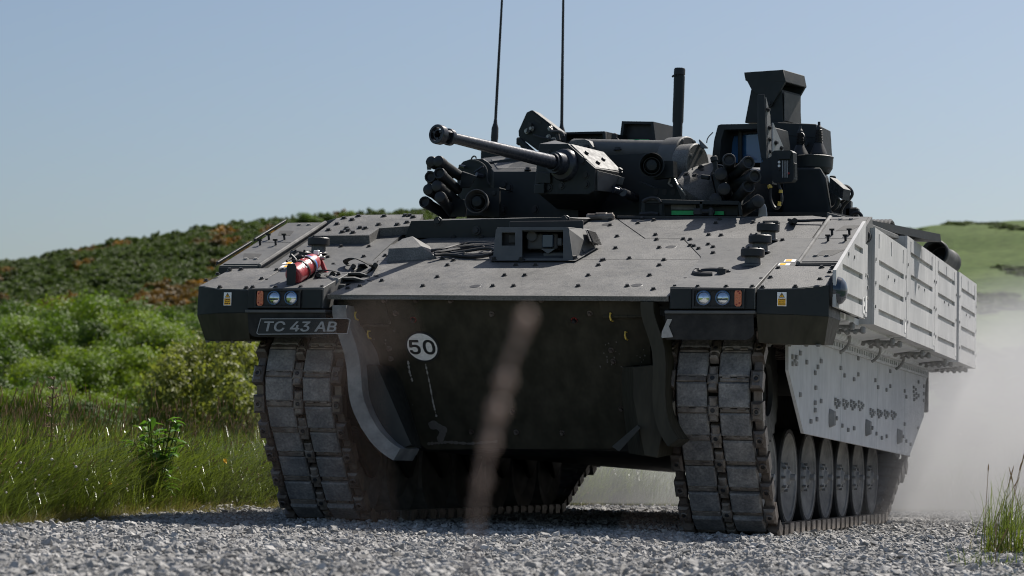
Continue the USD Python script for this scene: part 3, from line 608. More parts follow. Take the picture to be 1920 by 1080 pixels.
blob([(724, 590), (727, 600), (731, 606)], 3.2, 6, 'mud_dark'); blob([(700, 745), (704, 760)], 1.6, 7, 'mud_dark'); blob([(1192, 765), (1215, 770), (1235, 772)], 3.0, 9, 'mud_dark')
# nose lip in front of the sloping deck
part('nose_lip', hull([AYp(a, b, yy)+[0, 0, dz] for a, b in ((640, 556), (1211, 556)) for yy in (.085, .135) for dz in (0, -.018)], .002), 'paint_deck', V)

# curved guards beside the front plate and the final-drive housings
def guard(px, w, y0, y1, mname):      # band along a pixel path, w pixels wide
    P = LineString(px).buffer(w, cap_style=2, join_style=1).simplify(.6)
    return pslab([AYp(x, y, y0) for x, y in list(P.exterior.coords)[:-1]], y1-y0, UY)
part('track_guard', guard(spline([(636, 572, 0), (641, 610, 0), (655, 650, 0), (663, 690, 0), (667, 740, 0), (685, 790, 0), (712, 828, 0), (744, 852, 0)], 24)[:, :2], 13, 0.02, 0.36, ''), 'wheel_paint', V)
part('track_guard', guard(spline([(1213, 566, 0), (1217, 600, 0), (1233, 650, 0), (1236, 700, 0), (1236, 760, 0), (1245, 800, 0), (1262, 830, 0)], 24)[:, :2], 12, 0.05, 0.36, ''), 'paint_front', V)
part('drive_housing', hull([AYp(x, y, .13) for x, y in [(676, 684), (704, 684), (717, 748), (742, 792), (770, 834), (742, 846), (704, 808), (682, 755)]] + [AYp(x, y, .5) for x, y in [(682, 690), (745, 690), (790, 840), (715, 820)]], .006), 'paint_dark', V)
part('drive_housing', hull([AYp(x, y, .12) for x, y in [(1187, 688), (1232, 684), (1237, 760), (1246, 800), (1232, 858), (1210, 854), (1195, 786), (1187, 745)]] + [AYp(x, y, .55) for x, y in [(1160, 690), (1265, 690), (1270, 850), (1180, 850)]], .006), 'paint_front', V)
part('towing_lug', [hull([AYp(x, y, yy) for x, y in ((1148, 838), (1196, 797), (1200, 802), (1160, 846)) for yy in (.06, .12)], .003)], 'paint_dark', V)

# ---- sloping front deck, in separate plates
P1 = [(-1.09, .09), (1.09, .05), (1.09, .62), (1.085, .855), (-1.05, .855), (-1.0, .62), (-1.03, .3)]
glacis = part('glacis_plate', gxy(P1, 0, .03), 'paint_deck', V)
P2 = [(-1.09, .861), (1.085, .861), (1.078, .905), (.855, 1.350), (.60, 1.355), (.263, 1.88), (.10, 1.90), (-.9, 1.42), (-1.12, 1.25)]
upper = part('glacis_plate', gxy(P2, 0, .03), 'paint_deck', V)
hatchp = part('glacis_plate', gxy([(.27, 1.885), (.607, 1.361), (1.70, 1.34), (1.70, 1.85), (1.6, 1.9)], 0, .03), 'paint_deck', V)
fend = part('fender_deck', gxy([(1.097, .30), (1.60, .30), (1.715, .66), (1.715, 1.334), (.862, 1.352), (1.084, .905)], 0.001, .03), 'paint_panel', V)
fendl = part('fender_deck', gxy([(-1.06, .30), (-1.60, .30), (-1.76, .66), (-1.78, 1.9), (-1.15, 1.9), (-1.127, 1.25), (-1.095, .861), (-1.058, .858), (-1.02, .62)], 0.001, .03), 'paint_panel', V)
part('deck_roof', box((0, 4.7, 2.085), (3.4, 5.3, .03)), 'paint_panel', V)
def bolts_on(parent, pts, off=0.0):
    for px, py in pts: part('bolt', bolt(g(px, py, off), GN, .0125, .015), 'black', parent)
bolts_on(glacis, [(652, 541), (675, 537), (793, 537), (820, 520), (946, 517), (984, 517), (924, 537), (963, 537), (1103, 517), (1084, 537), (1218, 517), (1176, 537), (1225, 543), (839, 498), (967, 498), (1004, 498), (1122, 498), (1236, 498), (716, 527)])
bolts_on(upper, [(851, 446), (903, 446), (829, 486), (850, 489), (1129, 489), (1132, 488), (1154, 466), (1157, 444), (1144, 413), (1144, 423), (1180, 485), (1236, 465), (1245, 488)])
bolts_on(hatchp, [(1204, 411), (1226, 414), (1196, 419), (1349, 412), (1342, 419), (1229, 441), (1231, 450), (1352, 442), (1329, 441), (1412, 418)])
bolts_on(fend, [(1281, 449), (1294, 450), (1294, 461), (1301, 462), (1310, 467), (1328, 459), (1337, 464), (1337, 475), (1374, 502), (1467, 451), (1425, 511)])
bolts_on(fendl, [(615, 483), (640, 463), (692, 463), (722, 480), (682, 482), (700, 503), (653, 502), (625, 497)])
for par_, pts in ((glacis, [(891, 537), (1194, 535)]), (upper, [(1258, 463), (1138, 421)])):
    for px, py in pts: part('drain_hole', lathe([(0, .0015), (.034, .0015), (.036, 0), (0, 0)], g(px, py), GN, 20), 'black', par_)

# raised module left of the centre
mod_px = [(588, 442), (632, 409), (672, 403), (793, 402), (780, 423), (711, 428), (692, 441)]
mod = part('raised_module', gslab(mod_px, .062, .058), 'paint_deck', V)
for px, py in ((616, 432), (632, 421), (660, 413), (645, 410), (672, 406), (720, 406), (760, 405), (775, 408), (768, 405), (763, 418), (745, 422), (710, 422), (650, 429), (662, 437), (675, 428), (685, 429), (642, 436), (653, 433)):
    part('bolt', bolt(g(px, py, .062), GN, .016, .016), 'black', mod)
part('module_skirt', gslab([(590, 447), (691, 447), (710, 434), (782, 428), (790, 410), (630, 412)], .004, .03), 'paint_dark', V)

# upright screen in front of the turret ring
a, b = g(775, 444), g(935, 443)
scr = part('ring_screen', hull([[a[0]-.05, 1.42, gz(1.42)], [a[0], 1.40, gz(1.40, .12)], [a[0], 1.9, 2.10], [.10, 1.9, 2.10], [.10, 1.75, 2.075], [.02, 1.42, gz(1.42, .13)], [.02, 1.42, gz(1.42)], [a[0]-.05, 1.9, 2.0]], .003), 'paint_turret', V)
for px, py in ((821, 415), (893, 432), (1060, 412)): part('bolt', bolt(AYp(px, py, 1.405), -UY, .022, .02), 'black', scr)
part('hinge_block', [box(AYp(x, y, 1.86), (.09, .05, .04), .01) for x, y in ((1112, 406), (1128, 404), (1140, 407))] + [cyl(AYp(1105, 408, 1.85), AYp(1150, 404, 1.85), .02, n=10)], 'track_steel', V)

# pyramid-shaped cover and the cable coming out of it
pyr = [g(726, 492), g(818, 484), g(806, 462), g(742, 462)]
top = [g(727, 491)+[.0, .01, .083], g(790, 487)+[0, .015, .078], g(806, 484)+[0, .03, .045], g(766, 470)+[0, .06, .10], g(748, 472)+[0, .06, .09]]
part('cable_cover', hull(pyr+top, .004), 'paint_deck', V)
def gc(px, py, h=.02): return g(px, py, h)
part('cable', [tube(spline([gc(815, 474, .05), gc(840, 470, .04), gc(880, 464), gc(920, 462), gc(928, 470), gc(900, 477), gc(860, 476), gc(840, 471, .03), gc(870, 462, .035), gc(905, 459), gc(935, 459)], 60), .011, 8),
               tube(spline([gc(815, 478, .04), gc(850, 478), gc(900, 480, .02), gc(926, 474, .03), gc(922, 466, .035), gc(890, 468, .03), gc(850, 473)], 50), .011, 8),
               tube(spline([gc(808, 470, .05), gc(845, 463, .04), gc(862, 458), gc(930, 457)], 30), .010, 8)], 'black', V)
for x, y in ((834, 473), (906, 464), (871, 476)): part('cable_clip', box(g(x, y, .025), (.014, .035, .024), .004), 'blue_band' if x < 850 else 'webbing', V)

# driver's camera housing
hb = [g(925, 490), g(1073, 490), g(1116, 466), g(975, 466)]
yf = hb[0][1]
ft = [AYp(933, 427, yf+.05), AYp(1067, 428, yf+.05)]
bt = [ft[0]+[.04, .36, .03], ft[1]+[.03, .36, .03]]
def fq(px, py): return AYp(px, py, yf + .05*np.clip((490-py)/62, 0, 1))
fr2 = [(925, 490), (931, 432), (938, 427), (1062, 427), (1068, 433), (1076, 490)]
O_ = fq(925, 490); U_ = UX; nW = np.array([0, .05, .215]); nW /= np.linalg.norm(nW)
def uv(px, py): q = fq(px, py)-O_; return (q@U_, q@nW)
h1 = [uv(*p) for p in ((980, 433), (1057, 433), (1057, 486), (980, 486))]
h2 = [uv(*p) for p in ((942, 437), (967, 437), (967, 462), (942, 462))]
hs = part('camera_housing', slab([uv(*p) for p in fr2], O_, U_, nW, .015, holes=(h1, h2)), 'paint_panel', V)
part('housing_roof', hull([fq(932, 428), fq(1066, 428), fq(931, 433)+[0, 0, 0], fq(1068, 434), bt[0], bt[1], bt[0]-[0, 0, .012], bt[1]-[0, 0, .012]], .004), 'paint_panel', hs)
for e, f_ in ((0, 925), (1, 1074)):
    q = [fq(f_, 489), fq((932, 1067)[e], 430), bt[e], hb[3-e]+[0, 0, 0] if e == 0 else hb[2]]
    part('housing_side', hull(q + [p+[(.012, -.012)[e], 0.004, 0] for p in q], .002), 'paint_panel', hs)
part('housing_back', box((.0, yf+.3, hb[0][2]+.19), (.5, .02, .2)), 'black', hs)
part('roof_hood', hull([bt[0]+[.1, -.02, .0], bt[0]+[.24, -.02, 0], bt[0]+[.13, .05, .045], bt[0]+[.23, .05, .045], bt[0]+[.1, .2, .03], bt[0]+[.24, .2, .03]], .003), 'paint_panel', hs)
gr = AYp(1108, 442, yf+.3)
part('vent_grille', [hull([bt[1]+[.022, -.16, -.02], bt[1]+[.032, .02, -.02], hb[2]+[.01, -.15, .03], hb[2]+[.02, 0, .02]], .004)] + [tube([bt[1]*(1-t)+hb[2]*t+[.03, -.15, -.02+.04*t], bt[1]*(1-t)+hb[2]*t+[.042, .0, -.02+.04*t]], .006, 5) for t in np.linspace(0.05, .9, 8)], 'black', hs)
cm = part('camera_unit', [box(fq(1010, 450)+[0, .12, 0], (.2, .08, .1), .008), cyl(fq(992, 441)+[0, .05, 0], fq(992, 441)+[0, .14, 0], .035), box(fq(1035, 476)+[0, .1, 0], (.16, .06, .03)), box(fq(1046, 452)+[0, .07, 0], (.03, .06, .05))], 'paint_panel', hs)
part('camera_lens', box(fq(1022, 450)+[0, .065, 0], (.075, .02, .085), .006), 'dark_glass', cm)
part('camera_lens', [box(fq(955, 450)+[0, .05, 0], (.12, .012, .12), .006)], 'black', hs)
part('camera_lens', box(fq(958, 447)+[0, .035, 0], (.05, .012, .05), .006), 'webbing', hs)
part('pointer_tab', pslab([fq(1009, 465)+[0, .055, 0], fq(1036, 465)+[0, .055, 0], fq(1023, 474)+[0, .055, 0]], .006, UY), 'wheel_paint', cm)
part('housing_foot', [hull([g(921, 489), g(1079, 489), g(1121, 465), g(970, 465), g(921, 489, .012), g(1079, 489, .012), g(1121, 465, .012), g(970, 465, .012)])], 'paint_panel', hs)
for px, py in ((926, 487), (978, 488), (1078, 485), (1090, 474), (1103, 463), (1112, 459), (1118, 450)): part('bolt', bolt(g(px, py, .012), GN, .016, .02), 'black', hs)

# round posts on the fenders
for px, py, rr, hh in ((1411, 500, .073, .105), (1425, 474, .073, .105), (1440, 452, .073, .105), (597, 477, .073, .105), (563, 504, .07, .105)):
    p = g(px, py)
    post = part('fender_post', lathe([(.068, 0), (.066, .01), (.049, .02), (.047, hh*.55), (.049, hh*.6)], p, UZ, 28), 'paint_panel', V)
    part('post_cap', lathe([(.0, hh*.55), (rr-.006, hh*.55), (rr, hh*.55+.006), (rr, hh*.55+.046), (rr-.008, hh*.55+.054), (0, hh*.55+.054)], p, UZ, 32), 'black', post)
    for k in range(6): part('bolt', bolt(p+[.058*math.cos(k*1.047+.3), .058*math.sin(k*1.047+.3), hh*.55+.054], UZ, .007, .008), 'black', post)
part('canvas_wrap', [box(g(1440, 452)+[.02, 0, .118], (.1, .07, .02), .008)], 'webbing', V)

# lifting ring on the right, straps on the left
def ring_loop(c, r, h, rad=.012):
    a = np.linspace(-.2, np.pi+.2, 16); return tube(np.c_[c[0]+r*np.cos(a), np.full(16, c[1]), c[2]+h*np.sin(a)], rad, 7)
c = g(1328, 522)
a = np.linspace(0.3, 2*np.pi-1.1, 26)
part('folded_ring', [tube(np.c_[c[0]+.085*np.cos(a), c[1]+.07*np.sin(a), c[2]+.035+.02*np.sin(a)], .017, 8), box(c+[-.075, .04, .035], (.045, .05, .06), .01), box(c+[.085, -.01, .035], (.05, .06, .06), .01), box(c+[.11, .03, .03], (.04, .03, .05), .01)], 'black', V)
part('chain', [tube(c+np.array([[-.03+.012*i, -.075-.006*math.sin(i*1.9), .004] for i in range(0, 11)]), .005, 5)], 'track_steel', V)
def strap(pts, w, name='carry_strap'):
    s = spline(pts, 26); t = np.gradient(s, axis=0); wd = np.array([.35, .94, 0]); P = []
    for i in range(len(s)):
        nrm = np.cross(t[i], wd); nrm /= np.linalg.norm(nrm)
        P.append([s[i]-wd*w/2, s[i]+wd*w/2, s[i]+wd*w/2+nrm*.006, s[i]-wd*w/2+nrm*.006])
    v = np.array(P).reshape(-1, 3); f = []
    for i in range(len(s)-1):
        for j in range(4):
            k = (j+1) % 4; f += [[i*4+j, i*4+k, i*4+4+k], [i*4+j, i*4+4+k, i*4+4+j]]
    return trimesh.Trimesh(v, np.array(f), process=False)
st = part('carry_strap', strap([g(662, 498, .01), g(650, 494, .03), g(652, 488, .07), g(668, 486, .085), g(684, 492, .06), g(700, 498, .012)], .05), 'webbing', V)
part('strap_anchor', [cyl(g(663, 499), g(663, 499, .055), .016, n=10), cyl(g(704, 497), g(704, 497, .06), .017, n=10), hull([g(668, 502), g(690, 502), g(676, 496, .04), g(684, 496, .04), g(672, 494), g(690, 494)], .003)], 'black', st)
st = part('carry_strap', strap([g(597, 514, .02), g(600, 510, .06), g(612, 508, .075), g(624, 509, .07), g(627, 515, .02)], .03), 'webbing', V)
part('strap_anchor', [cyl(g(597, 516), g(597, 516, .06), .016, n=10), cyl(g(624, 514), g(624, 514, .05), .018, n=10)], 'black', st)
# dark wedge-shaped louvres cut in the left edge of the deck
for pts in ([(641, 514), (674, 513), (694, 519), (648, 520)], [(628, 523), (662, 522), (684, 528), (632, 533)], [(700, 516), (710, 516), (708, 519)], [(688, 525), (700, 524), (697, 527)]):
    lv = part('louvre', gslab(pts, .0035, .003), 'black', V)
for pts in ([(641, 513), (674, 512), (694, 518), (678, 510)], [(628, 522), (662, 521), (684, 527), (668, 518)]):
    part('louvre_lip', hull([g(*p) for p in pts] + [g(x, y, .03) for x, y in pts[:2]], .002), 'paint_panel', V)
part('drive_link', [cyl(g(612, 519, .02), g(630, 526, .04), .02, n=10), tube([g(600, 528, .02), g(612, 518, .03), g(620, 514, .03)], .01, 6)], 'wheel_paint', V)

# ---- headlight blocks
def lamp_block(s):
    f = (lambda m: m) if s > 0 else mirror
    lab = None
    blk = part('headlight_block', f(hull([[1.10, .055, 1.35], [1.604, .055, 1.35], [1.10, .055, 1.474], [1.604, .055, 1.468], [1.10, .72, gz(.72, .012)], [1.604, .72, gz(.72, .012)], [1.10, .72, 1.4], [1.604, .72, 1.4]], .004)), 'paint_panel', V)
    part('block_front', f(box((1.352, .05, 1.409), (.50, .012, .122), .003)), 'paint_turret', blk)
    fr = Polygon([(-.155, -.058), (.155, -.058), (.155, .055), (-.155, .055)]).difference(Polygon([(-.143, -.047), (.143, -.047), (.143, .046), (-.143, .046)]))
    part('lamp_frame', f(slab(fr, (1.395, .044, 1.410), UX, UZ, .018)), 'black', blk)
    part('lamp_panel', f(box((1.395, .041, 1.410), (.285, .006, .092), .002)), 'black', blk)
    part('side_cover', f(box((1.17, .042, 1.409), (.125, .008, .118), .003)), 'paint_turret', blk)
    for x in (1.306, 1.420):
        hd = part('headlight', f(lathe([(.040, 0), (.0435, .004), (.0435, .012), (.038, .014), (.037, .008)], (x, .040, 1.413), -UY, 32)), 'blue_glass', blk)
        part('reflector', f(lathe([(.036, .0), (.030, .006), (.016, .0105), (0, .012)], (x, .038, 1.413), -UY, 28)), 'mirror', hd)
        part('lens', f(lathe([(.0375, .006), (.035, .013), (.024, .0175), (0, .019)], (x, .040, 1.413), -UY, 28)), 'lens', hd)
        if x > 1.35: part('lamp_bar', f(box((x, .027, 1.404), (.058, .006, .010), .002)), 'dark_glass', hd)
    P = LineString([(0, -.030), (0, .030)]).buffer(.0205, 8)
    ind = part('indicator', f(slab(P, (1.512, .037, 1.411), UX, UZ, .010)), 'amber', blk)
    for i in range(9):
        part('indicator_led', f(lathe([(.0055, 0), (.004, .003), (0, .004)], (1.512+(-.009, .009)[i % 2]*(i < 8), .027, 1.373+.0095*i), -UY, 8)), 'red_ring' if i in (0, 1, 7, 8) else 'amber', ind)
    for x in (1.345, 1.265, 1.375, 1.46, 1.27): 
        for z in (1.372, 1.449): part('screw', f(lathe([(.006, 0), (.005, .003), (0, .003)], (x, .038, z), -UY, 8)), 'black', blk)
    for x, y in ((1.12, .08), (1.26, .075), (1.43, .075), (1.585, .075), (1.13, .3), (1.59, .3)):
        part('bolt', f(bolt([x, y, 1.476+.275*(y-.05)], (0, -.275, 1), .011, .011)), 'black', blk)
    # fender lip and rubber flap below
    part('fender_lip', f(hull([[1.075, .03, 1.338], [1.61, .03, 1.338], [1.075, .03, 1.322], [1.61, .03, 1.322], [1.04, .5, 1.36], [1.61, .5, 1.36], [1.04, .5, 1.33], [1.61, .5, 1.33]], .004)), 'paint_panel', V)
    fl = [[1.075, 1.322], [1.60, 1.322], [1.60, 1.21], [1.592, 1.19], [1.575, 1.176], [1.55, 1.17], [1.075, 1.17]]
    part('mud_flap', f(slab([(x, z-1.322) for x, z in fl], (0, .055, 1.322), UX, np.array([0, -.22, .975]), .012)), 'rubber', V)
    return blk
lamp_block(1); lamp_block(-1)
mk = [AYp(*p, .05) for p in ((1253, 594), (1262, 594), (1254, 612), (1262, 632), (1240, 634), (1241, 622))]
part('worn_patch', pslab(mk, .004, UY), 'mud_light', V)

# number plate on the left flap, with its raised lettering
pl = [(485, 600), (640, 600), (640, 611), (630, 626), (481, 626)]
PY0 = 0.02
num = part('number_plate', pslab([AYp(x, y, PY0) for x, y in [(487, 599), (650, 598), (655, 601), (650, 626), (484, 628), (480, 625)]], .01, UY), 'ink', V)
ring = Polygon([(487, 599), (650, 598), (655, 601), (650, 626), (484, 628), (480, 625)]); ring = ring.buffer(-.6).difference(ring.buffer(-1.9))
o = AYp(480, 628, PY0-.0015)
ppm = 1/np.linalg.norm(AYp(481, 628, PY0)-AYp(480, 628, PY0))
def topl(P):
    from shapely import affinity
    return affinity.affine_transform(P, [1/ppm, 0, 0, -1/ppm, -480/ppm, 628/ppm])
part('plate_border', slab(topl(ring), o, UX, UZ, -.0014, n=UY), 'grey_letter', num)
tx = meshkit.text_mesh('TC 43 AB', 0.058, .002, bold=True); v = tx.vertices.copy(); wid = v[:, 0].max()-v[:, 0].min()
v[:, 0] = (v[:, 0]-v[:, 0].min())/wid*(136/ppm)
o = AYp(492, 620.5, PY0)
part('plate_lettering', trimesh.Trimesh(np.c_[o[0]+v[:, 0]+v[:, 1]*.22, o[1]-.0006-v[:, 2], o[2]+v[:, 1]], tx.faces, process=False), 'grey_letter', num, smooth=False)

# ---- corner boxes with their warning signs
def corner_box(s):
    f = (lambda m: m) if s > 0 else mirror
    xi, xf, xo = 1.612, 1.83, 2.01
    zt = (1.462, 1.468, 1.498); ys = (.076, .095, .19)
    pts_u = [[xi, ys[0], zt[0]], [xf, ys[1], zt[1]], [xo, ys[2], zt[2]], [xi, ys[0], 1.325], [xf, ys[1], 1.322], [xo+.004, ys[2], 1.318],
             [xi, .62, gz(.62, .015)], [xo-.02, .62, gz(.62, .01)], [xi, .62, 1.32], [xo, .62, 1.32]]
    b = part('corner_box', f(hull(pts_u, .003)), 'paint_turret', V)
    pts_l = [[xi, ys[0], 1.323], [xf, ys[1], 1.320], [xo+.004, ys[2], 1.316], [xi+.005, ys[0]+.05, 1.16], [xf-.01, ys[1]+.055, 1.152], [xo-.03, ys[2]+.06, 1.156], [xi, .55, 1.17], [xo-.03, .55, 1.17], [xi, .6, 1.32], [xo, .6, 1.32]]
    part('box_underside', f(hull(pts_l, .003)), 'paint_front', b)
    top = [np.array([xi+.004, ys[0]+.004, zt[0]+.006]), np.array([xf, ys[1]+.004, zt[1]+.005]), np.array([xo-.006, ys[2]+.004, zt[2]+.002]), np.array([xo-.025, .618, gz(.618, .016)]), np.array([xi+.004, .618, gz(.618, .021)])]
    part('box_lid', f(hull(top+[p-[0, 0, .008] for p in top], .0015)), 'paint_deck', b)
    for x, y in ((1.64, .1), (1.83, .12), (1.96, .19), (1.64, .33), (1.98, .4), (1.64, .56), (1.97, .56), (1.9, .58)):
        k = (y-.08)/.54; z = 1.468+k*(gz(.618, .018)-1.468)+(x > 1.9)*.03*(1-k)
        part('bolt', f(bolt([x, y, z+.004], (0, -.3, 1), .012, .013)), 'black', b)
    for x in (1.66, 1.78, 1.88, 1.95): part('bolt', f(bolt([x, .22, 1.152], -UZ, .012, .01)), 'wheel_paint', b)
    # sign
    sx = 1.758; sy = ys[0]+(ys[1]-ys[0])*(sx-xi)/(xf-xi)-.003; u = np.array([xf-xi, ys[1]-ys[0], 0]); u /= np.linalg.norm(u)
    if s < 0: u = u*[-1, 1, 1]
    o = np.array([s*sx, sy, 1.410]); R_ = np.array([1.0, u[1]*s*1.0 if False else (ys[1]-ys[0])/(xf-xi)*s, 0]); R_ /= np.linalg.norm(R_)
    nn = np.cross(R_, UZ)      # faces the front (-y)
    def sl(poly, lift, d=.0012): return slab(poly, o+nn*lift, R_, UZ, d, n=nn)
    sg = part('warning_sign', sl([(-.027, -.041), (.027, -.041), (.027, .041), (-.027, .041)], 0, .002), 'sign_white', b)
    part('orange_field', sl([(-.0225, -.037), (.0225, -.037), (.0225, .003), (-.0225, .003)], .002), 'orange_sign', sg)
    tri = Polygon([(-.0175, .009), (.0175, .009), (0, .038)])
    part('warning_triangle', sl(tri, .002), 'ink', sg); part('triangle_field', sl(tri.buffer(-.0032), .0032), 'orange_sign', sg)
    part('exclamation', [sl([(-.0014, .018), (.0014, .018), (.0022, .029), (-.0022, .029)], .0044), sl([(-.0016, .0135), (.0016, .0135), (.0016, .0165), (-.0016, .0165)], .0044)], 'ink', sg, smooth=False)
    for t, zz in (('Caution', -.006), ('Do not', -.019), ('stand on', -.032)):
        tm = meshkit.text_mesh(t, .0075, .0008, bold=True); tv = tm.vertices.copy(); tv[:, 0] -= (tv[:, 0].max()+tv[:, 0].min())/2; tv[:, 0] *= min(1, .040/np.ptp(tv[:, 0]))
        part('sign_lettering', trimesh.Trimesh(o + nn*.0032 + tv[:, :1]*R_ + (tv[:, 1:2]+zz)*UZ + tv[:, 2:]*nn, tm.faces, process=False), 'ink', sg, smooth=False)
    return b
cr = corner_box(1); corner_box(-1)
# dome lamp on the outer side of the right box
p = np.array([2.03, .30, 1.475])
dm = part('side_dome', lathe([(.085, 0), (.084, .02), (.074, .045), (.05, .064), (.02, .072), (0, .073)], p, UX, 28), 'dark_glass', V)
v_, f_ = arr(stage and lathe([(0, -.03), (.075, -.03), (.09, -.02), (.09, 0), (.085, .002)], p, UX, 28))
part('dome_base', trimesh.Trimesh(v_, f_, process=False), 'black', dm)

# ---- bins along the top edges
def side_bin(s, xi, xo):
    f = (lambda m: m) if s > 0 else mirror
    y0, y1 = .645, 1.74
    b = part('side_bin', f(pslab([[xi, y0, gz(y0, .03)], [xo, y0, gz(y0, .03)], [xo, y1, gz(y1, .03)], [xi, y1, gz(y1, .03)]], -.10, GN)), 'paint_panel', V)
    yh = (y0+y1)/2
    for a_, b_ in ((y0+.02, yh-.01), (yh+.0, y1-.02)):
        part('bin_lid', f(gxy([(xi+.02, a_), (xo-.02, a_), (xo-.02, b_), (xi+.02, b_)], .036, .006)), 'paint_panel', b)
    part('bin_edge', f(tube([[xi, y0, gz(y0, .03)], [xi, y1, gz(y1, .03)]], .014, 8)), 'wheel_paint', b)
    part('bin_seal', f(box((xo/2+xi/2, y0-.006, gz(y0, -.005)), (xo-xi, .012, .05), .004)), 'black', b)
    for x, y in ((.3, .12), (.55, .12), (.3, .92), (.55, .92)): part('bolt', f(bolt([xi+(xo-xi)*x, y0+(y1-y0)*y, gz(y0+(y1-y0)*y, .036)], GN, .014, .010)), 'wheel_paint', b)
    for x, y in ((.35, .44), (.75, .44), (.35, .57), (.75, .57)):
        p = np.array([xi+(xo-xi)*x, y0+(y1-y0)*y, gz(y0+(y1-y0)*y, .036)])
        part('latch', f(cat_([cyl(p, p+GN*.03, .008, n=8), hull([p+GN*.03+[a, b, 0] for a in (-.016, .016) for b in (-.006, .006)] + [p+GN*.042+[a, b, 0] for a in (-.016, .016) for b in (-.006, .006)])])), 'black', b)
    part('anti_slip_patch', f(gxy([(xi+.08, y0+.14), (xi+.18, y0+.14), (xi+.24, y0+.28), (xi+.10, y0+.26)], .0375, .001)), 'paint_dark', b)
    part('anti_slip_patch', f(gxy([(xi+.10, y0+.72), (xi+.2, y0+.74), (xi+.24, y0+.86), (xi+.13, y0+.85)], .0375, .001)), 'paint_dark', b)
    return b
side_bin(1, 1.745, 2.018); side_bin(-1, 1.80, 2.085)
for s in (1, -1):       # caution stickers on the strip inside the bins
    for x, y in ((1.665, .80), (1.645, .72)):
        lb = part('sticker', gxy([(s*(x-.035), y-.025), (s*(x+.035), y-.025), (s*(x+.035), y+.03), (s*(x-.035), y+.03)][::s], .0035, .002), 'sign_white', V)
        part('sticker_print', gxy([(s*(x-.026), y-.018), (s*(x+.01), y-.018), (s*(x+.01), y+.022), (s*(x-.026), y+.022)][::s], .0048, .0012), 'orange_sign', lb)
for s in (-1,):         # raised edge of the far bin on the left
    part('bin_rail', [hull([[-2.115, y0, gz(y0, .03)], [-2.115, y1, gz(y1, .03)], [-2.115, y0, gz(y0, .05)], [-2.115, y1, gz(y1, .05)], [-2.10, y0, gz(y0, .05)], [-2.10, y1, gz(y1, .05)]], .003) for y0, y1 in ((.66, 1.18), (1.24, 1.75))], 'black', V)

# ---- side armour packs on the right flank and on the left
def pack(s, y0, y1, z0, z1, slots=(), lean=0, vert=True, slant=0.0, name='armour_panel', x=2.05, first=False, mname='paint_dusty'):
    f = (lambda m: m) if s > 0 else mirror
    out = [(y0, z0), (y1, z0), (y1, z1), (y0, z1-slant)]
    P = Polygon(out); hs_ = []
    for zz in slots:
        h = (y1-y0)
        a, b = y0+h*.13, y1-h*.10
        if first: a = max(a, y0+(zz-(z1-slant))/max(slant, .01)*h+.12) if zz > z1-slant-.02 else a
        hs_.append(sbox(a, zz-.010, b, zz+.010).buffer(.008))
    vs = [sbox(y0+(y1-y0)*k-.018, z1-.12, y0+(y1-y0)*k+.018, z1-.025) for k in ((.12, .5, .88) if vert else ())]
    hs_ += vs
    face = P.difference(unary_union(hs_)) if hs_ else P
    pk = part(name, f(slab(face, (x-.018, 0, 0), UY, UZ, .018)), mname, V)
    th = .021 if first else .10
    part('panel_body', f(slab(P.buffer(-.001), (x-th, 0, 0), UY, UZ, th-.019)), mname, pk)
    for k in (.03, .97):
        for zz in np.linspace(z0+.12, z1-slant-.2, 3): part('rivet', f(cyl((x-.002, y0+(y1-y0)*k, zz), (x+.006, y0+(y1-y0)*k, zz), .012, n=8)), 'dust_under', pk)
    for k in (.4, .6): part('rivet', f(cyl((x-.002, y0+(y1-y0)*k, z0+(z1-z0)*.57), (x+.006, y0+(y1-y0)*k, z0+(z1-z0)*.57), .012, n=8)), 'dust_under', pk)
    part('reflector_tape', f(box((x+.001, y1-.05, z0+.08), (.003, .06, .10), .001)), 'white', pk)
    return pk
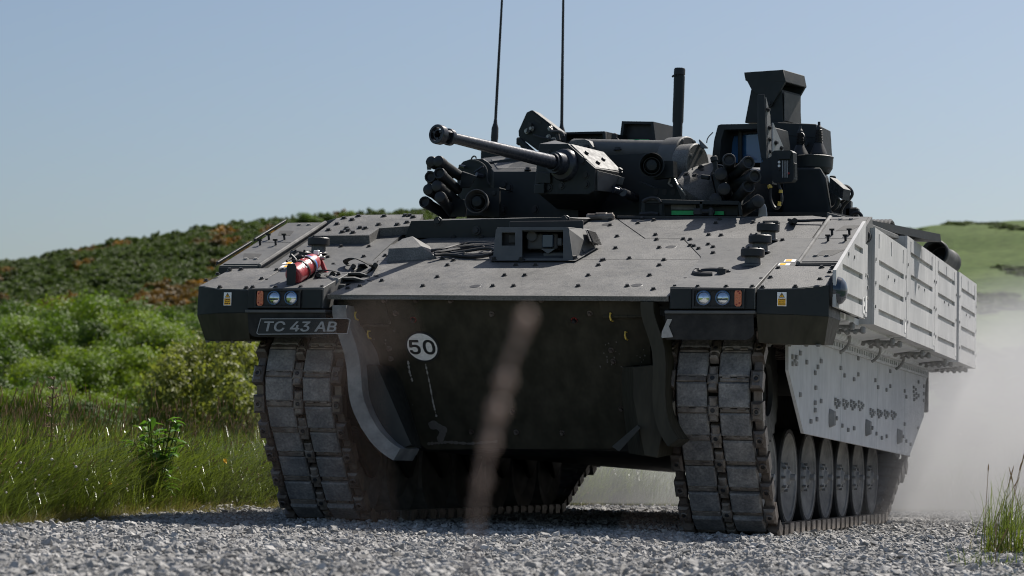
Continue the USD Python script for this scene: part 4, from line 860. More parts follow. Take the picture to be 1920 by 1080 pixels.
for s in (1, -1):
    if s > 0: pack(s, .22, 1.28, 1.375, 1.99, (1.47, 1.63, 1.79), vert=False, slant=.40, first=True)
    pack(s, 1.30, 1.50, 1.40, 1.86, (), vert=False, x=2.03, name='filler_panel')
    pack(s, 1.66, 3.105, 1.365, 1.99, (1.46, 1.62, 1.78))
    pack(s, 3.125, 4.64, 1.36, 2.085, (1.47, 1.64, 1.81, 1.97))
    pack(s, 4.66, 6.02, 1.35, 2.085, (1.46, 1.63, 1.80, 1.97))
    pack(s, 6.10, 7.38, 1.34, 2.085, (1.47, 1.63, 1.80, 1.95), vert=True, x=2.06)
    f = (lambda m: m) if s > 0 else mirror
    part('sponson_floor', f(hull([[1.68, .6, 1.325], [1.95, .6, 1.365], [1.68, 7.3, 1.30], [1.96, 7.3, 1.335], [1.68, .6, 1.36], [1.95, .6, 1.40], [1.68, 7.3, 1.34], [1.96, 7.3, 1.38]], .004)), 'dust_skirt', V)
    part('top_cover', f(hull([[1.72, 1.76, 2.10], [1.98, 1.76, 2.03], [1.72, 3.1, 2.11], [1.99, 3.1, 2.085], [1.72, 1.76, 2.05], [1.98, 1.76, 2.0], [1.72, 3.1, 2.05], [1.99, 3.1, 2.06]], .004)), 'paint_panel', V)
    part('inner_rail', f(box((1.90, 5.2, 2.0), (.06, 4.2, .12), .01)), 'paint_panel', V)
    part('pipe_stub', f(cyl((1.99, 1.58, 1.93), (1.99, 1.68, 1.93), .04)), 'black', V)
    # mounting blocks and shackles below the sponson
    for y in (1.2, 1.62, 2.9, 3.25, 4.45, 4.8, 5.85, 6.2, 6.9, 7.25):
        for x in (1.88, 1.985):
            part('shackle', f(cat_([box((x-.05, y, 1.322), (.12, .022, .022), .004), box((x, y, 1.325), (.03, .05, .045), .008), box((x-.10, y+.012, 1.315), (.03, .04, .04), .008), cyl((x-.05, y-.03, 1.31), (x-.05, y+.03, 1.31), .012, n=8)])), 'dust_under', V)

# ---- track skirt with its bolts
SX = 1.70
sk = [(0.60, 1.25), (0.62, 1.02), (1.15, .652), (5.85, .556), (6.70, .90), (6.79, 1.18), (6.91, 1.27), (6.9, 1.315), (.6, 1.33)]
for s in (1, -1):
    f = (lambda m: m) if s > 0 else mirror
    skp = Polygon(sk)
    for y0, y1 in ((0, 2.49), (2.50, 4.10), (4.11, 5.55), (5.56, 8)):
        P = skp.intersection(sbox(y0, 0, y1, 2))
        part('skirt_plate', f(slab(P, (SX-.02, 0, 0), UY, UZ, .02)), 'dust_skirt', V)
skirt = None
def on_skirt(px, py): return AXp(px, py, SX)
r2 = np.random.default_rng(5)
blocks = [(1485, 669), (1492, 670), (1489, 677), (1485, 682), (1492, 682), (1511, 679), (1499, 662), (1532, 688), (1527, 699), (1538, 677), (1528, 727), (1538, 752), (1499, 740), (1527, 755), (1527, 769), (1519, 790), (1530, 786), (1575, 660), (1575, 690), (1582, 704), (1600, 711), (1608, 702), (1608, 672), (1578, 798), (1589, 806), (1600, 803), (1640, 713), (1645, 726), (1661, 731), (1668, 724), (1668, 696), (1642, 813), (1652, 821), (1661, 818), (1695, 733), (1698, 744), (1713, 749), (1721, 742), (1721, 716), (1695, 795), (1698, 827), (1706, 833), (1731, 724), (1731, 738), (1731, 751), (1720, 802)]
for x0, x1, y0, y1 in ((1565, 1616, 749, 771), (1631, 1677, 768, 787)):
    for gx in (0, .3, .58, .86):
        for dx, dy in ((0, 0), (.10, .15), (0, .45), (.12, .6), (.05, .8), (.16, .35)):
            blocks.append((x0+(x1-x0)*(gx+dx), y0+(y1-y0)*(gx*.25+dy*.8)))
for dx, dy in ((0, 0), (4, 4), (0, 8), (5, 12), (1, 15), (5, 20)): blocks.append((1712+dx, 726+dy))
for i, (px, py) in enumerate(blocks):
    p = on_skirt(px, py); w = .036 if i < 45 else .030
    part('skirt_block', box(p+[.006, 0, 0], (.016, w*r2.uniform(.8, 1.2), w*.8), .003), 'dust_under', V)
for px, py in ((1556, 784), (1624, 802), (1683, 818)):
    p = on_skirt(px, py)
    stp = part('skirt_step', [hull([p+[.0, a*.042, b*.04] for a in (-1, 1) for b in (-.6, .6)] + [p+[.0, a*.028, b*.06] for a in (-1, 1) for b in (-1, 1)] + [p+[.035, a*.03, b*.045] for a in (-1, 1) for b in (-1, 1)], .004), cyl(p+[.03, .02, 0], p+[.05, .02, 0], .015, n=10)], 'dust_under', V)
# perforated rail, hose and hooks along the top of the skirt
rail = sbox(1.3, 1.235, 6.85, 1.30)
rail = rail.difference(unary_union([sbox(y, 1.253, y+.055, 1.283) for y in np.arange(1.36, 6.8, .105)]))
rp = part('perforated_rail', slab(rail, (SX+.004, 0, 0), UY, UZ, .012), 'dust_skirt', V)
part('rail_backing', box((SX-.004, 4.07, 1.265), (.012, 5.5, .06), .002), 'dust_under', rp)
hz = part('hose', [tube(np.array([[SX+.04, y, 1.325-.0*y] for y in np.linspace(1.0, 6.5, 12)]), .035, 10)] + [lathe([(.035, 0), (.041, .01), (.035, .02)], (SX+.04, y, 1.325), UY, 12) for y in np.arange(1.1, 6.4, .12)], 'dust_skirt', V)
for y in (2.3, 3.65, 4.85):
    part('hose_hook', tube(spline([[SX+.03, y, 1.35], [SX+.085, y, 1.33], [SX+.08, y+.02, 1.28], [SX+.05, y+.03, 1.24], [SX+.02, y+.03, 1.22]], 14), .011, 6), 'dust_under', V)

# ---- running gear
TX, TW = 1.3255, .2195
def circle_path(circles, pitch):
    """outer envelope of circles (y, z, r) in order, resampled at the track pitch"""
    P = unary_union([Polygon([(y+r*math.cos(a), z+r*math.sin(a)) for a in np.linspace(0, 2*np.pi, 120, endpoint=False)]) for y, z, r in circles]).convex_hull
    L = P.exterior; n = int(round(L.length/pitch)); return [np.array(L.interpolate(i/n, normalized=True).coords[0]) for i in range(n)], n
WH = [(0.93+.69*k, .375, .33) for k in range(7)]
circ = [(.62, .90, .40), (WH[0][0], .385, .36), (WH[6][0], .385, .36), (6.05, .82, .36)]
pts, NT = circle_path(circ, .188)
SHN = []
def shoe_parts(p, t, nrm, x0):
    """one shoe: p centre on the outer line (y, z), t along, nrm outward"""
    def W(x, a, h): return np.array([x0+x, p[0]+t[0]*a+nrm[0]*h, p[1]+t[1]*a+nrm[1]*h])
    def bx(x0_, x1_, a0, a1, h0, h1, ch=.006):
        q = []
        for x in (x0_, x1_):
            for a in (a0, a1):
                q.append(W(x, a, h0)); q.append(W(x+(ch if x == x0_ else -ch), a+(ch if a == a0 else -ch), h1))
        for x in (x0_, x1_):
            for a in (a0, a1): q.append(W(x, a, h1-ch))
        return hull(q)
    pads = [bx(-.2195, -.035, -.084, .064, -.05, .0, .008), bx(.035, .2195, -.084, .066, -.05, .0, .008)]
    bars = [bx(-.218, -.04, .067, .100, -.055, -.004, .006), bx(.04, .218, .070, .096, -.055, -.012, .006)] + [bx(sx-.025, sx+.025, .062, .08, -.05, -.004, .004) for sx in (-.17, -.08, .08, .17)]
    cen = [bx(-.026, .026, .0, .15, -.06, -.002, .010), bx(-.032, .032, .05, .115, -.06, .004, .010), cyl(W(0, .082, .0), W(0, .082, .009), .014, n=10)]
    ends = []
    for sx in (-1, 1):
        xa, xb = sorted((sx*.228, sx*.300))
        ends.append([bx(xa, xb, .028, .142, -.07, .012, .014), lathe([(.013, .0), (.013, .020), (.020, .022), (.024, .016), (.024, .0)], W(sx*.264, .085, .0), W(0, 0, 1)-W(0, 0, 0), 12), cyl(W(sx*.264, .085, .0), W(sx*.264, .085, .0145), .0125, n=8), bx(xa+.01, xb-.01, -.06, .035, -.06, -.025, .006)])  # body, eye rim, eye, lower link
    return pads, bars, cen, ends
for s in (1, -1):
    tr = holder('track', V)
    rest = []
    for i in range(NT):
        p, a, b = pts[i], pts[i-1], pts[(i+1) % NT]
        t = (b-a)/np.linalg.norm(b-a); nrm = np.array([t[1], -t[0]])
        cc = np.array([3.3, .6])
        if nrm@(p-cc) < 0 and abs(p[1]-.6) > .2: nrm = -nrm
        if nrm@(p-cc) < 0 and p[0] < 1.5: nrm = -nrm
        if t[1] < 0: pass
        td = t if (nrm[0]*t[1]-nrm[1]*t[0]) > 0 else -t
        pads, bars, cen, ends = shoe_parts(p, td, nrm, s*TX)
        front_vis = p[0] < 1.0 and p[1] < 1.28
        rear_vis = s > 0 and (p[0] > 5.3 and p[1] < .8)
        if front_vis or rear_vis:
            for q in pads: part('track_pad', q, 'track_pad', tr)
            part('track_bar', bars, 'track_steel', tr); part('centre_link', cen[:2], 'track_steel', tr); part('link_eye', cen[2], 'black', tr)
            for q in ends: part('end_link', q[:2]+q[3:], 'link_steel', tr); part('link_eye', q[2], 'black', tr)
        else: rest.append(pads+bars+cen+[e for q in ends for e in q])
    part('track_shoes', rest, 'track_steel', tr, kind='stuff')
    # road wheels, drive sprocket and idler
    f = (lambda m: m) if s > 0 else mirror
    for k, (y, z, r) in enumerate(WH):
        w = part('road_wheel', f(cat_([lathe([(.0, -.06), (.09, -.055), (.13, -.045), (.245, -.018), (.262, -.014), (.268, -.004), (.283, -.001), (.283, -.16), (0, -.16)], (1.52, y, z), UX, 40)])), 'wheel_paint', V)
        part('tyre', f(lathe([(.284, -.004), (.308, 0), (.318, -.012), (.318, -.15), (.308, -.16), (.284, -.158)], (1.52, y, z), UX, 40)), 'rubber', w)
        part('hub', f(cat_([lathe([(.10, -.05), (.095, -.02), (.08, .0), (.05, .012), (.04, .03), (.0, .034)], (1.50, y, z), UX, 24), cyl((1.53, y, z), (1.565, y, z), .022, n=10)])), 'dust_under', w)
        for q in range(8): part('wheel_bolt', f(cyl((1.49, y+.085*math.cos(q*.785), z+.085*math.sin(q*.785)), (1.515, y+.085*math.cos(q*.785), z+.085*math.sin(q*.785)), .010, n=6)), 'wheel_paint', w)
        part('inner_disc', f(lathe([(0, 0), (.20, .03), (.283, 0), (.318, 0), (.318, .15), (0, .15)], (1.13, y, z), UX, 36)), 'wheel_paint', w)
        part('suspension_arm', f(hull([[1.03, y-.42, .62], [1.12, y-.42, .62], [1.03, y, z+.05], [1.12, y, z+.05], [1.03, y-.30, .50], [1.12, y+.06, z-.06]], .03)), 'paint_dark', V)
    for (y, z, r), nm in (((.62, .90, .34), 'drive_sprocket'), ((6.05, .82, .30), 'idler_wheel')):
        ms = []
        for x in (1.075, 1.545):
            k = 22; P = Polygon([((r-.035*(j % 2))*math.cos(j*np.pi/k), (r-.035*(j % 2))*math.sin(j*np.pi/k)) for j in range(2*k)]).difference(Polygon([(.16*math.cos(a), .16*math.sin(a)) for a in np.linspace(0, 6.28, 24)]))
            ms.append(slab(P, (x, y, z), UY, UZ, .03))
        ms.append(lathe([(0, -.2), (.24, -.2), (.27, 0), (.24, .2), (.16, .21), (.12, .16), (0, .16)], (1.32, y, z), UX, 32))
        part(nm, f(cat_(ms)), 'paint_dark', V)
    for y in (2.0, 4.2): part('return_roller', f(lathe([(0, 0), (.12, 0), (.12, .3), (0, .3)], (1.2, y, 1.03), UX, 24)), 'paint_dark', V)

# ================================================================ turret
tu = part('turret_body', [hull([T(x, y, .75) for x, y in ((905, 305), (1005, 290), (1080, 285), (1280, 300), (1345, 345), (1370, 406), (900, 406))] + [T(x, y, 2.6) for x, y in ((905, 312), (1080, 290), (1330, 290), (1480, 330), (1500, 400), (890, 400))] + [T(1540, 340, 1.7), T(1545, 400, 1.7)], .006)], 'paint_turret', V)
# left front block with lit roof
part('turret_cheek', hull([T(x, y, .50) for x, y in ((926, 322), (1085, 322), (1085, 408), (926, 408))] + [T(906, 297, .95), T(1005, 285, 1.0), T(1085, 275, 1.0), T(906, 405, .9), T(1085, 405, 1.0)], .005), 'paint_turret', tu)
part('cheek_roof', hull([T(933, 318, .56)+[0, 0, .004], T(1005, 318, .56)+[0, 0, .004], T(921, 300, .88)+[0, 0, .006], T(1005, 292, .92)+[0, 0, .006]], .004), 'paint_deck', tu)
for px, py, dd in ((944, 305, .8), (990, 319, .52)): part('bolt', bolt(T(px, py, dd), UZ, .02, .02), 'black', tu)
for px, py in ((946, 346), (944, 394), (1004, 393), (955, 352)): part('bolt', bolt(T(px, py, .498), -TN, .024, .014), 'black', tu)
arc = [(859, 404), (857, 320), (861, 311), (870, 303), (882, 299), (905, 298), (916, 305), (925, 318), (927, 404)]
part('side_drum', hull([T(x, y, .62) for x, y in arc] + [T(x+6, y+2, 1.3) for x, y in arc], .006), 'paint_turret', tu)
part('wire', [tube(spline([T(893, 297, .6), T(888, 293, .58), T(884, 298, .58), T(891, 301, .58), T(900, 304, .58), T(908, 310, .58), T(913, 320, .58), T(915, 340, .58), T(919, 346, .58)], 40), .006, 6)], 'webbing', tu)
part('clip', [cyl(T(862, 311, .6), T(872, 313, .58), .012, n=8), cyl(T(890, 323, .58), T(906, 312, .58), .009, n=8), cyl(T(893, 327, .55), T(905, 330, .6), .022, n=10)], 'gun_steel', tu)

# gun
GA = np.array([.336, .941, -.026]); GA /= np.linalg.norm(GA); MZ = np.array([-.686, .91, 2.546]); 
def gp(t): return MZ+GA*t
man_f = [(1011.6, 270), (1066, 270), (1116, 315), (1114, 358), (1104, 364), (1011, 364), (1003, 358), (1003, 346), (1006, 315)]
mant = part('gun_mantlet', hull([T(x, y, 0) for x, y in man_f] + [T(1131, 286, .42), T(1167, 324, .36), T(1145, 362, .36), T(1122, 396, .5), T(1050, 396, .6), T(1040, 264, .45), T(1028, 330, .5)], .006), 'paint_turret', V)
topf = np.array([T(1069, 272, .01), T(1115, 316, .01), T(1164, 323, .35), T(1130, 287, .40)]); nt = np.cross(topf[1]-topf[0], topf[3]-topf[0]); nt /= np.linalg.norm(nt); nt = nt if nt[2] > 0 else -nt
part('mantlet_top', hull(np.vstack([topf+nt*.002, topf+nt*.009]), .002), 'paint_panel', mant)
for a_, b_ in ((.35, .2), (.75, .25), (.5, .6), (.86, .85)):
    p = topf[0]+(topf[1]-topf[0])*a_+(topf[3]-topf[0])*b_; part('bolt', bolt(p+nt*.009, nt, .018, .02), 'black', mant)
for px, py in ((1029, 288), (1053, 348), (1099, 328), (1099, 346), (1030, 352), (1093, 302)): part('bolt', bolt(T(px, py, -.004), -TN, .02, .012), 'black', mant)
part('mantlet_block', [hull([T(x, y, d_) for x, y in ((1002, 347), (1020, 344), (1020, 362), (1002, 362)) for d_ in (-.04, .02)], .004), hull([T(x, y, d_) for x, y in ((1007, 322), (1032, 324), (1032, 343), (1007, 343)) for d_ in (-.02, .02)], .004)], 'paint_turret', mant)
rf = [T(1117, 320, .02), T(1162, 331, .335), T(1142, 360, .26), T(1117, 357, .04)]; nr = np.cross(rf[1]-rf[0], rf[3]-rf[0]); nr /= np.linalg.norm(nr); nr = nr if nr@TR > 0 else -nr
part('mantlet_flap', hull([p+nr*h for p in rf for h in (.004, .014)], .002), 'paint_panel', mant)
q0 = T(1151, 330, .33)+nr*.02
part('flap_handle', [hull([T(x, y, .3)+nr*h for x, y in ((1150, 330), (1164, 333), (1160, 346), (1149, 344)) for h in (.01, .03)], .003)], 'paint_panel', mant)
part('coaxial_gun', [cyl(T(1150, 356, .15), T(1172, 362, .25), .022, n=14), cyl(T(1168, 361, .2), T(1192, 372, .5), .03, n=14), tube([T(1148, 350, .2), T(1160, 352, .2), T(1168, 358, .2)], .01, 6)], 'gun_steel', V)
gn = part('gun_barrel', lathe([(.034, .10), (.036, .2), (.044, .8), (.050, 1.3), (.053, 1.55), (.053, 1.9)], MZ, GA, 32), 'gun_steel', V)
part('barrel_collar', [lathe([(.053, 1.28), (.075, 1.28), (.078, 1.30), (.078, 1.36), (.105, 1.37), (.116, 1.39), (.118, 1.42), (.118, 1.55)], MZ, GA, 40), lathe([(.055, 1.25), (.062, 1.25), (.062, 1.3)], MZ, GA, 32)], 'gun_steel', gn)
mb = []
ringp = Polygon([(.064*math.cos(a), .064*math.sin(a)) for a in np.linspace(0, 2*np.pi, 40, endpoint=False)]).difference(Polygon([(.047*math.cos(a), .047*math.sin(a)) for a in np.linspace(0, 2*np.pi, 40, endpoint=False)]))
u_, w_, d_ = frame(GA)
mb.append(lathe([(.047, -.015), (.060, -.015), (.065, -.008), (.065, .035), (.060, .04), (.047, .04), (.047, -.015)], MZ, GA, 40))
for k in range(3):
    a = k*2*np.pi/3+.5; e = u_*math.cos(a)+w_*math.sin(a); e2 = np.cross(GA, e)
    mb.append(hull([MZ+GA*t+e*r+e2*h for t in (-.005, .13) for r in (.022, .05) for h in (-.008, .008)], .002))
mb.append(lathe([(.026, .0), (.033, .0), (.033, .02), (.026, .02), (.026, 0)], MZ, GA, 28))
mb.append(lathe([(.026, .02), (.03, .1), (.03, .15)], MZ, GA, 24)); mb.append(lathe([(.035, .10), (.053, .10), (.056, .105), (.056, .135), (.045, .15), (.036, .16)], MZ, GA, 32))
part('muzzle_brake', mb, 'gun_steel', gn)

# middle of the turret behind the gun
part('turret_face', tslab([(1128, 292), (1230, 286), (1262, 320), (1283, 350), (1281, 408), (1128, 408)], .55, .3), 'paint_turret', tu)
part('hose_shroud', tslab([(1198, 340), (1226, 352), (1284, 360), (1284, 408), (1198, 408)], .46, .08), 'paint_turret', tu)
for px, py in ((1230, 360), (1246, 360), (1262, 360)): part('round_hole', lathe([(0, 0), (.022, 0), (.022, .003), (0, .003)], T(px, py, .46), -TN, 16), 'black', tu)
part('shroud_slot', tslab([(1216, 374), (1268, 374), (1268, 384), (1216, 384)], .457, .004), 'black', tu)
dr = part('turret_cylinder', [cyl(T(1075, 279, .85), T(1262, 283, .75), .075, n=32)], 'paint_panel', tu)
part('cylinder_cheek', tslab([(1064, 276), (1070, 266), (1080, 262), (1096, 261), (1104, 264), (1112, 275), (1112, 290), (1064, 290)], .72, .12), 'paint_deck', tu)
for px, py in ((1100, 277), (1158, 281)): part('bolt', bolt(T(px, py, .72), UZ, .024, .02), 'black', tu)
pc1 = T(1291, 306, .74); pc2 = T(1309, 308, .66)
part('pivot_cheek', lathe([(0, -.15), (.185, -.15), (.192, -.143), (.192, -.008), (.184, 0), (0, 0)], pc1, TR, 48), 'paint_panel', tu)
pv = part('pivot_cheek', lathe([(0, -.13), (.142, -.13), (.148, -.123), (.148, -.008), (.140, 0), (0, 0)], pc2, TR, 44), 'paint_deck', tu)
for a in (.4, 1.5, 2.6, 3.8, 5.2): part('bolt', bolt(pc2+.11*(math.cos(a)*UZ+math.sin(a)*TN), TR, .012, .012), 'paint_panel', pv)
for a in (5.2, 5.9, .5): part('bolt', bolt(pc1+.17*(math.cos(a)*UZ-math.sin(a)*TN), TR, .012, .012), 'paint_panel', pv)
part('turret_base', tslab([(876, 396), (1560, 398), (1562, 414), (874, 414)], .72, 1.6), 'paint_turret', tu)
part('angle_plate', hull([T(1311, 262, .7), T(1327, 278, .6), T(1314, 278, .65), T(1311, 262, .72), T(1327, 278, .62)], .006), 'paint_panel', tu)
ck = [T(1286, 313, .58), T(1345, 304, .85), T(1332, 326, .55), T(1282, 356, .36), T(1268, 338, .40)]
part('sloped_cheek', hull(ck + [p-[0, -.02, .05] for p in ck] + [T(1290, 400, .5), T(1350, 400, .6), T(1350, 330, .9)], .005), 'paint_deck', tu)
for px, py, dd in ((1287, 330, .43), (1303, 332, .45), (1314, 317, .6), (1316, 325, .58)): part('bolt', bolt(T(px, py, dd)+[0, 0, .012], (-.1, -.5, .8), .016, .014), 'black', tu)
part('hook_wire', [tube(spline([T(1255, 333, .4), T(1264, 334, .38), T(1270, 345, .36), T(1280, 358, .36), T(1286, 366, .38)], 20), .006, 6), tube([T(1257, 334, .4), T(1254, 344, .4), T(1260, 349, .38)], .008, 6)], 'bare_metal', tu)

# horns / acoustic sensors
def horn(px, py, r, dd, aim, mname):
    c = T(px, py, dd); d = np.asarray(aim, float); d /= np.linalg.norm(d)
    h = part('horn', lathe([(r*.45, -.2), (r*.55, -.16), (r*.8, -.10), (r*.97, -.03), (r, 0), (r*.93, .004), (r*.88, -.03), (r*.72, -.09), (0, -.10)], c, d, 36), mname, tu)
    part('horn_core', lathe([(r*.5, -.09), (r*.5, -.03), (r*.4, -.012), (0, -.004)], c, d, 28), 'paint_turret', h)
    part('horn_ring', lathe([(r*.60, -.085), (r*.68, -.05), (r*.62, -.05), (r*.58, -.085)], c, d, 28), 'black', h)
    return h
horn(893, 377, .088, .10, (.05, -1, .03), 'paint_panel'); horn(1222, 309, .088, .25, (.25, -1, .0), 'paint_turret')
part('horn_bracket', [tslab([(905, 352), (936, 352), (936, 406), (905, 406)], .3, .02), hull([T(936, 352, .3), T(960, 358, .48), T(936, 354, .3), T(960, 360, .48), T(936, 352, .32), T(960, 358, .5)], .003), box(T(926, 362, .29), (.03, .01, .03), .003)], 'paint_turret', tu)
part('horn_bracket', [tslab([(1225, 300), (1262, 302), (1263, 332), (1225, 336)], .36, .05)], 'paint_turret', tu)

# tilted hatch cover
hc = [(987.5, 211), (998, 206), (1049, 245), (1048, 262), (1009, 283), (973, 256), (972, 246)]
P = Polygon(hc).buffer(-3).buffer(3).simplify(.4)
ht = part('hatch_cover', tslab(list(P.exterior.coords)[:-1], 1.0, .07, TN*.9+np.array([.3, 0, -.2])), 'paint_turret', tu)
P2_ = P.buffer(-4).simplify(.4)
part('hatch_pad', tslab(list(P2_.exterior.coords)[:-1], .992, .01), 'paint_turret', ht)
part('hatch_latch', [tslab([(990, 229), (996, 231), (996, 243), (991, 250), (988, 246)], .96, .02), tube([T(1000, 253, .96), T(1014, 257, .95), T(1028, 260, .95), T(1046, 265, .96)], .007, 6), tube(spline([T(1034, 242, .96), T(1042, 247, .93), T(1054, 250, .93), T(1056, 256, .93)], 12), .014, 8), cyl(T(1045, 250, .94), T(1048, 264, .94), .015, n=8)], 'black', ht)
for px, py in ((997, 241), (988, 246), (1032, 241), (1029, 257), (1038, 262)): part('bolt', bolt(T(px, py, .975), -TN, .015, .02), 'bare_metal', ht)
part('hatch_label', tslab([(1003, 222), (1014, 227), (1014, 232), (1003, 227)], .989, .004), 'ink', ht)
part('hatch_arm', [tube([T(976, 264, 1.0), T(990, 278, 1.0), T(1004, 290, 1.0)], .024, 8), tube([T(974, 267, 1.05), T(986, 285, 1.05), T(1000, 292, 1.05)], .012, 6), box(T(975, 265, 1.02), (.05, .05, .06), .01)], 'paint_turret', tu)
# sight boxes on the roof
def open_box(px, dd, depth, rim, inner_dd, mname='paint_turret', glass='black'):
    P = Polygon(px); hole = P.buffer(-rim, join_style=2)
    P3 = P.difference(hole)
    O = T(*px[0], dd); X_ = T(px[0][0]+50, px[0][1], dd)-O; X_ = TR; 
    Y_ = UZ
    def q(p): r = T(p[0], p[1], dd)-O; return (r@X_, r@Y_)
    outp = [q(p) for p in P.exterior.coords[:-1]]; inp = [q(p) for p in hole.exterior.coords[:-1]]
    b = part('sight_box', slab(outp, O, X_, Y_, -depth, holes=(inp,), n=-TN), mname, tu)
    part('sight_back', slab(inp, O+TN*inner_dd, X_, Y_, -.02, n=-TN), glass, b)
    return b
sb = open_box([(1056, 268), (1057, 248), (1133, 246), (1136, 268)], 1.15, .32, 4.0, .08)
part('sight_flange', hull([T(1134, 247, 1.15), T(1147, 251, 1.35), T(1147, 268, 1.35), T(1136, 268, 1.15)], .004), 'paint_panel', sb)
part('sight_clips', [tube(spline([T(1150, 252, 1.2), T(1154, 258, 1.2), T(1160, 262, 1.2), T(1162, 268, 1.2)], 12), .005, 5), box(T(1152, 256, 1.2), (.04, .03, .05), .008), box(T(1149, 263, 1.2), (.03, .03, .03), .006)], 'black', sb)
sc = open_box([(1161, 268), (1166, 227), (1225, 228), (1230, 268)], 1.40, .30, 5.0, .05, glass='black')
part('green_strip', tslab([(1177, 261), (1217, 261), (1217, 267), (1177, 267)], 1.42, .01), 'green_tape', sc)
# short mast
ms_ = T(1270, 256, 1.25)
sm = part('short_mast', [lathe([(0, -.06), (.036, -.06), (.036, .10), (.041, .11), (.041, .45), (.036, .455)], ms_, UZ+.02*TR, 24)], 'paint_turret', V)
part('mast_cap', lathe([(.037, .455), (.042, .462), (.042, .50), (.037, .51), (0, .512)], ms_, UZ+.02*TR, 24), 'black', sm)
for k in range(5): part('bolt', bolt(ms_+TR*.042*math.sin(k*.5-1)-TN*.042*math.cos(k*.5-1)+[0, 0, .45], -TN, .006, .006), 'black', sm)

# commander's hooded sight
hd_o = [(1334, 305), (1339, 262), (1346, 235), (1352, 233), (1424, 232), (1436, 236), (1440, 262), (1442, 305)]
P = Polygon(hd_o); hole = Polygon([(1349, 305), (1352, 262), (1358, 243), (1420, 241), (1428, 250), (1430, 305)])
O = T(*hd_o[0], .80)
def tq(p, dd=.80): r = T(p[0], p[1], dd)-O; return (r@TR, r@UZ)
sh = part('sight_hood', slab([tq(p) for p in hd_o], O, TR, UZ, -.30, holes=([tq(p) for p in list(hole.buffer(-.01).exterior.coords)[:-1]],), n=-TN), 'paint_turret', tu)
part('hood_back', tslab([(1345, 240), (1430, 240), (1434, 306), (1340, 306)], 1.02, .05), 'black', sh)
part('sight_window', tslab([(1361, 254), (1384, 252), (1384, 306), (1358, 306)], .95, .02), 'blue_glass', sh)
part('sight_window', tslab([(1391, 251), (1424, 249), (1428, 306), (1391, 306)], .93, .02), 'blue_glass', sh)
part('window_post', [hull([T(x, y, d_) for x, y in ((1384, 245), (1391, 245), (1391, 306), (1384, 306)) for d_ in (.90, .96)], .004), tube([T(1361, 254, .93), T(1358, 300, .93)], .012, 6), tube([T(1361, 253, .93), T(1424, 247, .91)], .012, 6)], 'black', sh)
part('wire', tube(spline([T(1337, 248, .78), T(1331, 254, .78), T(1326, 262, .8), T(1325, 268, .8)], 12), .004, 5), 'black', sh)
# upright shutter plate and fin beside it
pf = part('shutter_plate', hull([T(1421, 178, .70), T(1432, 177, .70), T(1420, 245, .70), T(1427, 296, .68), T(1437, 298, .68), T(1435, 200, .71), T(1441, 214, .75), T(1443, 240, .765), T(1443, 296, .75)], .004), 'paint_turret', tu)
sf = [T(1434, 183, .715), T(1442, 216, .762), T(1444, 294, .76), T(1438, 296, .715)]
part('plate_face', hull([p+TR*.004 for p in sf]+[p+TR*.010 for p in sf], .001), 'dust_under', pf)
for px, py, dd in ((1437, 206, .73), (1440, 240, .74), (1440, 262, .74), (1440, 285, .74)): part('bolt', bolt(T(px, py, dd)+TR*.01, TR, .012, .02), 'black', pf)
fn = part('side_fin', hull([T(1449, 230, .8), T(1449, 284, .8), T(1469, 276, .93), T(1469, 286, .93), T(1447, 231, .8), T(1447, 284, .8), T(1467, 280, .93)], .002), 'paint_dusty', tu)
for px, py, dd in ((1454, 268, .83), (1464, 278, .90)): part('bolt', bolt(T(px, py, dd), TR, .012, .02), 'black', fn)
# tower head
D0 = 1.45
hdp = [(1395.6, 136), (1469, 131), (1473, 153), (1447, 195), (1409, 167), (1398, 150)]
up_f = [T(1395.6, 136, D0), T(1469, 131, D0), T(1473, 153, D0), T(1398, 151, D0)]
tw = part('tower_hood', hull(up_f + [p+TN*.30+TR*.0 for p in up_f], .005), 'paint_turret', V)
for q in (0, 1):
    ck_ = [T(1399, 148, D0), T(1473, 151, D0), T(1450, 192, D0), T(1443, 195, D0), T(1409, 167, D0)]
    part('hood_cheek', hull([p+TN*(q*.285+e) for p in ck_ for e in (0, .015)], .002), 'paint_turret', tw)
body = [T(1409, 166, D0+.02), T(1466, 168, D0+.02), T(1468, 230, D0+.02), T(1397, 230, D0+.02)]
part('tower_body', hull(body+[p+TN*.262 for p in body], .004), 'paint_turret', tw)
bl_ = [T(1469, 173, D0+.03)+TR*.004, T(1469, 226, D0+.03)+TR*.004]
part('tower_window', hull([bl_[0], bl_[1], bl_[0]+TN*.235, bl_[1]+TN*.235, bl_[0]+TR*.004, bl_[1]+TR*.004, bl_[0]+TN*.235+TR*.004, bl_[1]+TN*.235+TR*.004], .001), 'paint_panel', tw)
part('bolt', bolt(T(1443, 194, D0-.002), -TN, .018, .012), 'black', tw)
bx_ = [(1420, 228), (1530, 233), (1536, 292), (1520, 330), (1430, 330)]
tb = part('tower_base', hull([T(x, y, D0-.06) for x, y in bx_] + [T(1557, 246, D0+.2), T(1560, 296, D0+.2), T(1480, 240, D0+.4), T(1540, 320, D0+.3), T(1430, 235, D0+.3)], .005), 'paint_turret', tu)
part('base_strip', hull([T(1452, 252, D0-.066), T(1533, 258, D0-.066), T(1452, 230, D0-.066), T(1530, 234, D0-.066), T(1452, 252, D0-.05), T(1533, 258, D0-.05)], .002), 'paint_turret', tb)
for px, py in ((1467, 268), (1513, 270)): part('bolt', bolt(T(px, py, D0-.06), -TN, .018, .014), 'black', tb)
